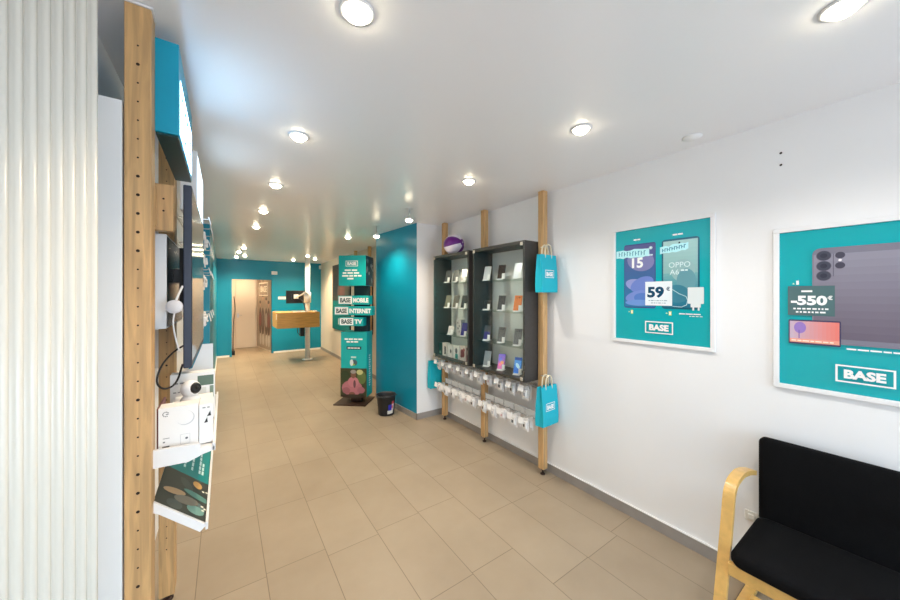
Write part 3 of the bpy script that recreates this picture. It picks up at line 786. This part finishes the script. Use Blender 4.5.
def scribble(m, u0, u1, v0, v1, tilt, seed):
    """torn white brush strip with illegible lettering on it"""
    r = random.Random(seed); n = 9; top, bot = [], []
    for i in range(n+1):
        u = u0+(u1-u0)*i/n; s = tilt*(i/n)
        top.append((U(u), V(v1+s+r.uniform(-.006, .008)))); bot.append((U(u), V(v0+s+r.uniform(-.008, .006))))
    z = zz(); m.col((188, 240, 246))
    for i in range(n): m.flat([bot[i], bot[i+1], top[i+1], top[i]], None, z)
    z = zz()
    for i in range(10):
        u = u0+(u1-u0)*(.08+.085*i); s = tilt*(u-u0)/(u1-u0); x = U(u); a, b = V(v0+s+.015), V(v1+s-.013)
        m.col((40, 128, 156)).rect(x, x+.005, a, b, None, z)
        if i % 2: m.rect(x+.005, x+.012, b-.005, b, None, z)
        else: m.rect(x+.005, x+.012, (a+b)/2-.002, (a+b)/2+.002, None, z)
def draw1(m):
    # purple-blue handset
    m.col((58, 70, 128)); rrect(m, U(.135), U(.475), V(.30), V(.845), .014, zz())
    m.grad(U(.142), U(.468), V(.31), V(.835), (44, 120, 170), (84, 84, 140), None, zz(), 14)
    for cx, cy, rx, ry, an, c_ in ((.36, .70, .095, .075, -.6, (128, 128, 178)), (.22, .49, .09, .045, -.55, (150, 158, 214)), (.37, .50, .085, .05, .9, (112, 134, 206)),
                                   (.25, .40, .09, .04, .45, (120, 142, 210)), (.36, .38, .07, .04, -.3, (88, 126, 200)), (.30, .345, .10, .022, .0, (110, 150, 214))):
        cxx, cyy = max(U(.15)+rx, min(U(.462)-rx, U(cx))), V(cy)
        m.col(c_).disc(cxx, cyy, rx, None, zz(), 22, ry, an*.5)
    m.col((180, 208, 226)).disc(U(.425), V(.80), .012, None, zz(), 14); m.col((226, 240, 244)).disc(U(.425), V(.80), .006, None, zz(), 12)
    m.col(WHITE).text('15', U(.285), V(.645), .068, None, zz(), bold=.035)
    scribble(m, .045, .41, .735, .80, -.005, 3); m.col((210, 236, 244)).bars(U(.40), U(.46), V(.735), .010, None, zz(), 3, .01, .02, .002)
    # green-grey handset
    m.col((30, 96, 118)); rrect(m, U(.535), U(.875), V(.30), V(.85), .02, zz())
    z = zz(); m.grad(U(.55), U(.86), V(.315), V(.58), (34, 110, 140), (120, 176, 180), None, z, 12); m.grad(U(.55), U(.86), V(.58), V(.835), (140, 184, 184), (168, 206, 204), None, z, 8)
    m.col((150, 186, 188)).disc(U(.73), V(.60), .07, None, zz(), 26, .075); m.col((104, 156, 168)).disc(U(.76), V(.52), .055, None, zz(), 26, .08)
    m.col((60, 128, 150)).disc(U(.68), V(.42), .07, None, zz(), 26, .06)
    m.col((36, 52, 60)).disc(U(.70), V(.815), .006, None, zz(), 12)
    scribble(m, .52, .78, .735, .79, .025, 5)
    m.col((226, 244, 244)).text('OPPO', U(.70), V(.625), .036, None, zz(), w=.125, bold=-.005); m.text('A6', U(.655), V(.57), .034, None, zz(), bold=-.002); m.bars(U(.715), U(.775), V(.595), .010, None, zz(), 2, .012, .02, .004)
    m.col(WHITE).bars(U(.245), U(.33), V(.875), .010, None, zz(), 4, .02, .03, .003); m.bars(U(.64), U(.74), V(.875), .010, None, zz(), 6, .02, .03, .003)
    # price square
    m.col((236, 244, 250)).rect(U(.37), U(.635), V(.325), V(.52), None, zz())
    m.col((14, 70, 104)).text('59', U(.475), V(.395), .068, None, zz(), w=.108, bold=.045); m.text('€', U(.597), V(.445), .024, None, zz(), bold=.03)
    m.col((120, 150, 170)).bars(U(.405), U(.60), V(.362), .005, None, zz(), 8); m.bars(U(.43), U(.58), V(.343), .005, None, zz(), 9)
    # charger with its lead
    m.col((190, 222, 228))
    P = [(.635, .455), (.70, .42), (.76, .40), (.775, .37), (.765, .335), (.72, .318), (.64, .322)]
    z = zz()
    for a, b in zip(P, P[1:]):
        ax, ay, bx, by = U(a[0]), V(a[1]), U(b[0]), V(b[1]); L = math.hypot(bx-ax, by-ay); nx, ny = -(by-ay)/L*.002, (bx-ax)/L*.002
        m.flat([(ax-nx, ay-ny), (bx-nx, by-ny), (bx+nx, by+ny), (ax+nx, ay+ny)], None, z)
    m.col((222, 230, 232)); rrect(m, U(.775), U(.91), V(.345), V(.468), .004, zz()); rrect(m, U(.80), U(.885), V(.318), V(.35), .003, zz())
    m.rect(U(.815), U(.83), V(.295), V(.32), None, zz()); m.rect(U(.86), U(.875), V(.295), V(.32), None, zz())
    for u_ in (.185, .575):
        m.col((210, 236, 170)).flat([(U(u_), V(.262)), (U(u_+.02), V(.262)), (U(u_+.01), V(.274))], None, zz()); m.col((220, 236, 110)).rect(U(u_+.03), U(u_+.055), V(.25), V(.282), None, zz()); m.col(WHITE).rect(U(u_+.034), U(u_+.051), V(.256), V(.276), None, zz())
    m.col(WHITE).bars(U(.70), U(.92), V(.262), .007, None, zz(), 12, .02, .05, .003); m.bars(U(.79), U(.90), V(.248), .004, None, zz(), 13)
    logo(m, .37, .645, .098, .195)
def draw2(m):
    m.col((126, 124, 140)); rrect(m, U(.225), U(.78), V(.30), V(.857), .03, zz())
    m.grad(U(.232), U(.775), V(.33), V(.82), (104, 94, 110), (146, 144, 160), None, zz(), 12)
    for k, v in enumerate((.812, .752, .695)): m.col((92, 90, 104)).disc(U(.285), V(v), .0255, None, zz(), 24); m.col((66, 68, 84)).disc(U(.285), V(v), .023, None, zz(), 24); m.col((50, 52, 68)).disc(U(.285), V(v), .012, None, zz(), 16)
    for v in (.81, .752): m.col((74, 72, 88)).disc(U(.368), V(v), .016, None, zz(), 20)
    m.col((236, 232, 240)).disc(U(.368), V(.782), .006, None, zz(), 12)
    m.col((84, 84, 104)).rect(U(.333), U(.336), V(.69), V(.82), None, zz())
    m.col((78, 108, 112)).rect(U(.089), U(.342), V(.459), V(.637), None, zz())
    m.col(WHITE).text('-550', U(.205), V(.525), .044, None, zz(), w=.128, bold=.045); m.text('€', U(.318), V(.555), .018, None, zz(), bold=.03)
    m.bars(U(.165), U(.255), V(.60), .009, None, zz(), 2, .02, .04, .004); m.bars(U(.12), U(.31), V(.495), .008, None, zz(), 3); m.bars(U(.135), U(.30), V(.475), .008, None, zz(), 4)
    m.col((210, 236, 200)).flat([(U(.115), V(.648)), (U(.128), V(.648)), (U(.121), V(.658))], None, zz()); m.col(WHITE).rect(U(.137), U(.152), V(.645), V(.67), None, zz())
    m.col((62, 58, 92)); rrect(m, U(.093), U(.372), V(.285), V(.432), .005, zz())
    z = zz(); n = 12
    for k in range(n):
        t_ = k/(n-1); m.col((200-(-30*t_), 176-50*t_, 196-80*t_)); m.rect(U(.10+.265*k/n), U(.10+.265*(k+1)/n), V(.295), V(.424), None, z)
    m.col((150, 120, 196)).disc(U(.158), V(.385), .022, None, zz(), 18, .03); m.col((120, 96, 176)).rect(U(.15), U(.156), V(.32), V(.37), None, zz())
    m.col((236, 160, 140)).rect(U(.10), U(.365), V(.295), V(.318), None, zz()); m.col((250, 232, 214)).bars(U(.11), U(.35), V(.303), .006, None, zz(), 7, .012, .03, .004)
    m.col(WHITE).bars(U(.40), U(.70), V(.275), .007, None, zz(), 12, .02, .04, .004)
    logo(m, .345, .62, .09, .187)
poster('large framed teal poster with two phones and the price 59', 1.067, 1.722, draw1)
poster('framed teal poster with the back of a grey phone, cut by the right edge', .160, 1.574, draw2)

# screw plugs and socket on the right wall
for k, z in enumerate((2.418, 2.353)):
    tag(MB('hole').lathe([(.006, 0), (.005, .003)], (0, 0, 0), 10).build('wall_plug'), '%s of two tiny dark wall plugs above the right poster' % ('upper', 'lower')[k], 'wall plug', 'wall plugs').matrix_basis = basis((2.4998, .456, z), (0, -1, 0), (0, 0, 1))
so = thing('wall_socket', 'white wall socket low on the wall behind the chair arm', 'socket', (2.5, .58, .37))
MB('socket').box(2.490, 2.5, .545, .605, .345, .405, .003).build('plate', so)
MB('socket').box(2.482, 2.491, .56, .59, .36, .39, .004).build('insert', so)

# ------------------------------------------------------------------ armchair
ch = thing('armchair', 'black upholstered armchair with bent beech arms against the white wall', 'chair', (2.2, .27, 0))
def cushion(x0, x1, y0, y1, z0, z1, r, name, dome=.0):
    m = MB('fabric')
    m.box(x0, x1, y0, y1, z0, z1, r, None, 4)
    for v in m.bm.verts:
        if dome and v.co.z > z1-.004:
            a = (v.co.x-x0)/(x1-x0); b = (v.co.y-y0)/(y1-y0); v.co.z += dome*16*a*(1-a)*b*(1-b)
    return m.build(name, ch)
def round_slab(pts_r, T, z0, z1, bev, name, mname='fabric'):
    """rounded rectangle (x0,x1,y0,y1,r) as a soft-edged slab"""
    x0, x1, y0, y1, r = pts_r; pts = []
    for cx, cy, a0 in ((x1-r, y1-r, 0), (x0+r, y1-r, 90), (x0+r, y0+r, 180), (x1-r, y0+r, 270)):
        for k in range(7): a = math.radians(a0+k*15); pts.append((cx+r*math.cos(a), cy+r*math.sin(a)))
    m = MB(mname); rings = []
    cxm, cym = (x0+x1)/2, (y0+y1)/2
    prof = [(bev, z0), (bev*.3, z0+bev*.3), (0, z0+bev), (0, z1-bev), (bev*.3, z1-bev*.3), (bev, z1), (bev*3, z1+.003)]
    for ins, z in prof:
        kx = 1-ins/((x1-x0)/2); ky = 1-ins/((y1-y0)/2)
        rings.append([m.bm.verts.new(T @ Vector((cxm+(p[0]-cxm)*kx, cym+(p[1]-cym)*ky, z))) for p in pts])
    n = len(pts); fs = []
    for a, b in zip(rings, rings[1:]): fs += [m.bm.faces.new((a[i], a[(i+1) % n], b[(i+1) % n], b[i])) for i in range(n)]
    fs += [m.bm.faces.new(rings[0][::-1]), m.bm.faces.new(rings[-1])]
    m._f(fs, True); return m.build(name, ch)
round_slab((1.925, 2.408, .022, .528, .05), Matrix(), .395, .452, .018, 'seat')
round_slab((.022, .528, .405, .872, .03), basis((2.452, 0, 0), (0, -1, 0), (0, 0, 1)) @ Matrix.Scale(-1, 4, (1, 0, 0)), .0, .048, .014, 'backrest')
for y0, y1 in ((.534, .58), (-.03, .016)):
    MB('beech').band([(2.41, .30), (2.44, .1), (2.435, .02), (2.36, .014), (1.96, .014), (1.885, .02), (1.90, .10), (2.03, .56), (2.052, .665), (2.10, .708), (2.20, .720), (2.30, .703), (2.41, .668)], y0, y1, .024, 3).build('arm_frame', ch)
MB('beech').box(1.945, 1.975, .016, .534, .335, .393, .004).build('front_rail', ch)
MB('beech').box(2.36, 2.39, .016, .534, .335, .393, .004).build('rear_rail', ch)
MB('beech').box(2.28, 2.32, .016, .534, .028, .052, .004).build('stretcher', ch)
MB('beech').box(2.428, 2.448, .06, .49, .34, .45).build('back_bracket', ch)

# ------------------------------------------------------------------ totem, bucket
TX, TY, TA = 1.70, 5.03, -math.radians(40)
M['core_dark'] = mat('dark_totem_core', (12, 44, 50), .7)
to = thing('advertising_totem', 'teal advertising totem of stacked boards on a dark base before the teal wall', 'totem')
MB('foot').box(-.27, .225, -.24, .2, 0, .016, .003).box(-.07, .09, -.05, .05, .016, .1).build('base', to)
MB('core_dark').box(-.03, .20, -.03, .06, 1.08, 1.80).box(-.02, .05, .0, .04, .09, 1.1).build('core', to)
Tf = lambda y: basis((0, y, 0), (1, 0, 0), (0, 0, 1))
Tside = lambda x: basis((x, 0, 0), (0, 1, 0), (0, 0, 1))
lowb = MB('teal').box(-.20, .205, -.125, .125, .10, 1.085, .002).build('lower_box', to)
m = MB('print', TEAL); T_ = Tf(-.127)
m.col((60, 66, 40)).rect(-.205, .205, .10, .535, T_)
for cx, cy, rx, ry, c_ in ((-.13, .42, .07, .08, (44, 60, 36)), (.13, .40, .07, .1, (92, 110, 60)), (.10, .48, .05, .04, (190, 190, 130)), (-.02, .24, .16, .12, (176, 110, 120)), (.0, .33, .085, .08, (188, 120, 130)),
                           (-.11, .2, .06, .05, (150, 92, 100)), (.12, .21, .06, .05, (160, 98, 110)), (.0, .44, .042, .055, (120, 84, 66)), (.0, .485, .045, .03, (150, 146, 140)), (-.02, .15, .05, .03, (120, 80, 64)), (.02, .3, .02, .06, (96, 60, 66)), (0, .115, .2, .03, (52, 42, 34))):
    m.col(c_).disc(cx, cy, rx, T_, zz()-.006, 16, ry)
m.col(WHITE)
m.bars(-.14, .14, .965, .022, T_, .001, 3, .04, .09, .012); m.bars(-.11, .11, .925, .022, T_, .001, 4, .04, .09, .012)
m.col((10, 60, 66)).rect(-.11, .12, .82, .865, T_, .001); m.col(WHITE).bars(-.09, .10, .834, .016, T_, .002, 5, .03, .05, .006)
m.col((190, 226, 222)).rect(-.04, .04, .69, .715, T_, .001); m.col((70, 90, 100)).disc(.01, .62, .05, T_, .001, 16, .045); m.col((216, 228, 226)).disc(-.03, .62, .028, T_, .002, 14, .05); m.col((150, 196, 60)).rect(-.01, .02, .58, .60, T_, .003)
m.build('printed_front', lowb)
m = MB('print', (226, 240, 238)); T_ = Tside(.2065)
for k in range(14): m.rect(-.03+.0, .02+.01*((k*7) % 3), .25+.035*k, .27+.035*k, T_, 0)
m.build('printed_side', lowb)
topb = MB('teal').box(-.215, .205, -.17, .17, 1.785, 2.24, .002).build('top_box', to)
m = MB('print', WHITE); T_ = Tf(-.172)
m.frame(-.105, .085, 2.075, 2.16, .009, T_); m.text('BASE', -.01, 2.098, .042, T_, .0002, w=.14, bold=.05)
for k, (a, b) in enumerate(((-.12, .10), (-.15, .13), (-.16, .14), (-.08, .06))): m.bars(a, b, 2.005-.042*k, .024, T_, .0002, 20+k, .05, .1, .014)
m.build('printed_front', topb)
m = MB('print', (24, 40, 52)); T_ = Tside(.2065); m.rect(-.168, .168, 1.79, 2.235, T_)
r = random.Random(9)
for k in range(16):
    m.col(r.choice(((110, 120, 124), (150, 154, 150), (60, 78, 92), (40, 60, 80)))).disc(r.uniform(-.14, .12), r.uniform(1.83, 2.2), r.uniform(.015, .035), T_, .0003+.0002*k, 8, r.uniform(.03, .07), r.random()*3)
m.build('printed_side', topb)
for (z0, z1, x0, x1, word, sx) in ((1.50, 1.635, -.225, .26, 'MOBILE', .0), (1.34, 1.475, -.285, .30, 'INTERNET', 0), (1.18, 1.31, -.205, .165, 'TV', 0)):
    b = MB('teal').box(x0, x1, -.17, -.03, z0, z1, .002).build('word_board', to)
    m = MB('print', WHITE); T_ = Tf(-.172)
    bx = x0+.22
    m.rect(x0+.01, bx, z0+.012, z1-.012, T_); m.col((70, 96, 100)).text('BASE', (x0+.01+bx)/2, z0+.036, .062, T_, .0004, w=.165, bold=.045)
    m.col(WHITE).text(word, bx+.016, z0+.036, .062, T_, .0004, w=(x1-bx-.03), align='L', bold=.05)
    m.build('lettering', b)
    if word == 'TV': MB('steel').box(x0-.03, x0, -.15, -.05, z0+.02, z1-.02).build('end_clip', b)
to.location = (TX, TY, 0); to.rotation_euler = (0, 0, TA)

bk = thing('bucket', 'dark grey plastic bucket with a blue and white label beside the teal wall', 'bucket', (1.855, 4.26, 0))
MB('bucket').lathe([(.105, .002), (.108, .004), (.128, .255), (.136, .255), (.136, .272), (.126, .272), (.122, .25), (.1, .012), (.02, .010)], (1.855, 4.26, 0), 36).build('body', bk)
MB('bucket').tube([(1.855+.134*math.cos(a), 4.26+.134*math.sin(a)*.55-.06, .262-.02*math.sin(a)) for a in [PI+PI*k/10 for k in range(11)]], .004, 6).build('handle', bk)
def lab(a0, a1, z0, z1, c_, mb, off=.0015):
    n = 5
    for k in range(n):
        A0, A1 = math.radians(a0+(a1-a0)*k/n), math.radians(a0+(a1-a0)*(k+1)/n)
        R = lambda z: .108+.02*(z-.004)/.251+off
        vs = [mb.bm.verts.new((1.855+R(z)*math.cos(a), 4.26+R(z)*math.sin(a), z)) for a, z in ((A0, z0), (A1, z0), (A1, z1), (A0, z1))]
        mb.col(c_); mb._f([mb.bm.faces.new(vs)])
m = MB('print')
lab(-106, -62, .03, .075, (214, 214, 206), m); lab(-100, -76, .075, .155, (44, 44, 168), m); lab(-76, -58, .075, .20, (210, 190, 200), m); lab(-76, -58, .16, .20, (190, 60, 70), m, .0025); lab(-76, -66, .10, .14, (190, 60, 90), m, .0025)
m.build('label', bk)

# ------------------------------------------------------------------ rear of the shop
bn = thing('wall_banner', 'tall banner with a dark photo above a teal field on the rear right wall', 'banner', (2.43, 8.4, .75))
MB('dark_metal').box(2.41, 2.44, 7.62, 9.1, .75, 2.43, .003).build('panel', bn)
m = MB('print', TEAL); T_ = basis((2.409, 0, 0), (0, -1, 0), (0, 0, 1))
m.col((58, 44, 32)).rect(-9.09, -7.63, 1.5, 2.42, T_); m.col((0, 112, 112)).rect(-9.09, -7.63, .76, 1.5, T_)
for k, (cx, cy, rx, ry, c_) in enumerate(((-8.8, 1.9, .2, .3, (30, 24, 20)), (-8.2, 1.75, .22, .3, (120, 70, 54)), (-8.1, 2.1, .12, .15, (150, 104, 80)), (-8.5, 1.7, .12, .2, (90, 60, 46)), (-7.85, 1.8, .15, .3, (96, 84, 60)))):
    m.col(c_).disc(cx, cy, rx, T_, .0004*(k+1), 18, ry)
m.build('print', bn)
dc = thing('phone_cabinet', 'dark cabinet between the slim posts, half hidden behind the teal totem', 'cabinet', (2.37, 6.6, .86))
MB('charcoal').box(2.33, 2.438, 6.24, 6.98, .86, 2.12, .002).build('carcass', dc)
MB('green_glass').box(2.324, 2.33, 6.26, 6.96, .88, 2.10).build('glass_front', dc)

mu = thing('wall_mural', 'faded photo mural of people in the corridor behind the doorway', 'mural', (1.0, 11.3, 0))
a, b = Vector((1.128, 10.64)), Vector((.872, 12.04)); dv = (a-b).normalized()
T_ = basis((b.x, b.y, 0), (dv.x, dv.y, 0), (0, 0, 1)); Lm = (a-b).length
if (T_.to_3x3() @ Vector((0, 0, 1))).x > 0: T_ = basis((a.x, a.y, 0), (-dv.x, -dv.y, 0), (0, 0, 1))
m = MB('print', (150, 136, 122)); m.box(0, Lm, .05, 2.5, .001, .004, 0, T_)
m.grad(0.0, Lm, .06, 2.49, (176, 160, 146), (128, 110, 92), T_, .0045, 8)
r = random.Random(21)
for k in range(9):
    m.col(r.choice(((90, 74, 62), (110, 92, 78), (74, 62, 56)))).disc(r.uniform(.2, Lm-.2), r.uniform(1.9, 2.4), r.uniform(.08, .2), T_, .005+.0003*k, 10, r.uniform(.06, .15))
for k, cx in enumerate((.35, .62, .95, 1.18)):
    hh = 1.45+.1*((k*5) % 3)
    m.col((84, 64, 56)).disc(cx, .85, .14, T_, .009+.001*k, 16, .42); m.col(((120, 40, 44), (96, 84, 84), (150, 138, 132), (110, 56, 56))[k]).disc(cx, .9, .12, T_, .0093+.001*k, 14, .22)
    m.col((176, 140, 120)).disc(cx, hh-.08, .075, T_, .0096+.001*k, 14, .1); m.col((60, 46, 40)).disc(cx, hh-.02, .08, T_, .0098+.001*k, 12, .05)
    m.col((206, 198, 190)).disc(cx+.03, .3, .1, T_, .0099+.001*k, 10, .18)
m.col((222, 214, 200)).frame(.25, Lm-.3, 1.62, 2.02, .03, T_, .016)
m.col((222, 214, 200)).text('BASE', Lm/2, 1.74, .17, T_, .016, w=Lm-.8, bold=.03)
m.build('photo_panel', mu)

cl = thing('support_column', 'slim white column standing through the wooden counter at the rear', 'column', (1.757, 8.97, 0))
MB('white').cyl((1.757, 8.97, .03), (1.757, 8.97, H), .058, .058, 24).build('shaft', cl)
MB('white').lathe([(.125, 0), (.125, .02), (.08, .03)], (1.757, 8.97, 0)).build('base_plate', cl)
ct = thing('service_counter', 'wooden service counter board hung around the white column', 'counter', (1.5, 9.05, .85))
MB('oak').box(1.02, 1.97, 8.60, 8.63, .853, 1.205, .002).build('front_board', ct)
MB('oak').box(1.02, 1.05, 8.63, 9.5, .853, 1.205, .002).build('side_board', ct)
MB('oak').box(1.94, 1.97, 8.63, 9.5, .853, 1.205, .002).build('side_board', ct)
m = MB('oak'); m.box(1.02, 1.97, 8.60, 8.88, 1.205, 1.225, .002).box(1.02, 1.66, 8.88, 9.06, 1.205, 1.225).box(1.85, 1.97, 8.88, 9.06, 1.205, 1.225).box(1.02, 1.97, 9.06, 9.5, 1.205, 1.225, .002)
m.build('countertop', ct)
MB('white').box(1.015, 1.02, 8.66, 8.74, 1.06, 1.19).build('label_plate', ct)
MB('dark_metal').box(1.66, 1.86, 8.89, 8.90, .9, 1.2).box(1.66, 1.86, 9.045, 9.055, .9, 1.2).build('column_clamp', ct)
mo = thing('monitor', 'black computer monitor carried by a white arm on the rear column', 'monitor', (1.4, 9.2, 1.45))
MB('black').box(1.30, 1.82, 9.22, 9.25, 1.43, 1.76, .004).build('screen', mo)
MB('black').box(1.42, 1.62, 9.19, 9.22, 1.52, 1.68, .004).build('rear_housing', mo)
MB('white').tube([(1.757, 8.89, 1.66), (1.70, 8.86, 1.74), (1.62, 9.0, 1.64), (1.53, 9.18, 1.60)], .018, 8, 1).box(1.47, 1.58, 9.175, 9.19, 1.55, 1.66).cyl((1.757, 8.97, 1.45), (1.757, 8.97, 1.72), .085, .085, 20).build('arm', mo)
MB('cable_black').tube([(1.62, 9.19, 1.55), (1.68, 9.05, 1.45), (1.70, 8.94, 1.3), (1.69, 8.9, 1.24)], .012, 6, 2).build('cable', mo)
kb = thing('keyboard', 'white keyboard lying on the rear counter left of the column', 'keyboard', (1.5, 8.72, 1.225))
MB('white').box(1.38, 1.68, 8.66, 8.78, 1.226, 1.242, .003).build('case', kb)
m = MB('hub')
for i in range(10):
    for j in range(4): m.box(1.39+.028*i, 1.412+.028*i, 8.67+.025*j, 8.69+.025*j, 1.242, 1.246)
m.build('keys', kb)
cr = thing('card_reader', 'small white card terminal on the rear counter right of the column', 'card reader', (1.88, 8.72, 1.225))
MB('white').box(1.85, 1.92, 8.67, 8.80, 1.226, 1.256, .004).build('case', cr)
MB('black').box(1.86, 1.91, 8.75, 8.79, 1.256, 1.258).build('display', cr)
tag(MB('black').box(1.56, 1.66, 8.80, 8.95, .62, .84, .004).tube([(1.5, 8.85, .85), (1.5, 8.84, .7), (1.55, 8.85, .66)], .008, 6, 2).build('computer_box'), 'small black device hanging under the rear counter by the column', 'device')
em = thing('emergency_light', 'small white emergency light on the teal wall above the doorway', 'light', (1.2, YB, 2.28))
MB('white').box(1.10, 1.25, YB-.05, YB, 2.22, 2.31, .006).build('case', em)
MB('hub').box(1.115, 1.235, YB-.054, YB-.05, 2.235, 2.295).build('cover', em)
tag(MB('white_matte').box(1.27, 1.47, YB-.006, YB, 1.52, 1.60).build('wall_sign'), 'small white sign on the teal wall left of the monitor', 'sign')
tag(MB('white').box(2.38, 2.44, YB-.06, YB, 2.43, 2.54, .012).build('motion_detector'), 'small white motion detector in the rear right ceiling corner', 'detector')
tag(MB('black').tube([(.20, 10.55, .12), (.21, 10.7, .9), (.27, 11.2, 1.2), (.25, 11.9, 1.6)], .012, 6, 2).box(.18, .25, 10.75, 10.95, .0, .12, .01).build('door_stop'), 'black strap and block just inside the left edge of the doorway', 'strap')

# ------------------------------------------------------------------ daylight
w = bpy.data.worlds.new('daylight'); SC.world = w; w.use_nodes = True
nt = w.node_tree; bg = nt.nodes['Background']
tc = nt.nodes.new('ShaderNodeTexCoord'); sp = nt.nodes.new('ShaderNodeSeparateXYZ'); rp = nt.nodes.new('ShaderNodeValToRGB')
mr = nt.nodes.new('ShaderNodeMapRange'); mr.inputs['From Min'].default_value = -1; mr.inputs['From Max'].default_value = 1
nt.links.new(tc.outputs['Generated'], sp.inputs[0]); nt.links.new(sp.outputs['Z'], mr.inputs['Value']); nt.links.new(mr.outputs[0], rp.inputs['Fac'])
rp.color_ramp.elements[0].position = .46; rp.color_ramp.elements[0].color = (.42, .44, .50, 1)
rp.color_ramp.elements[1].position = .56; rp.color_ramp.elements[1].color = (.74, .90, 1.06, 1)
nt.links.new(rp.outputs['Color'], bg.inputs['Color']); bg.inputs['Strength'].default_value = 9.0
pl = bpy.data.lights.new('window_portal', 'AREA'); pl.shape = 'RECTANGLE'; pl.size = 2.35; pl.size_y = 2.3; pl.cycles.is_portal = True
po = bpy.data.objects.new('window_portal', pl); COL.objects.link(po); po.location = (1.275, YF+.01, 1.31); po.rotation_euler = (PI/2, 0, 0)

vs = SC.view_settings
vs.view_transform = 'Standard'; vs.look = 'None'; vs.gamma = 1; vs.use_curve_mapping = False; vs.exposure = 0.28
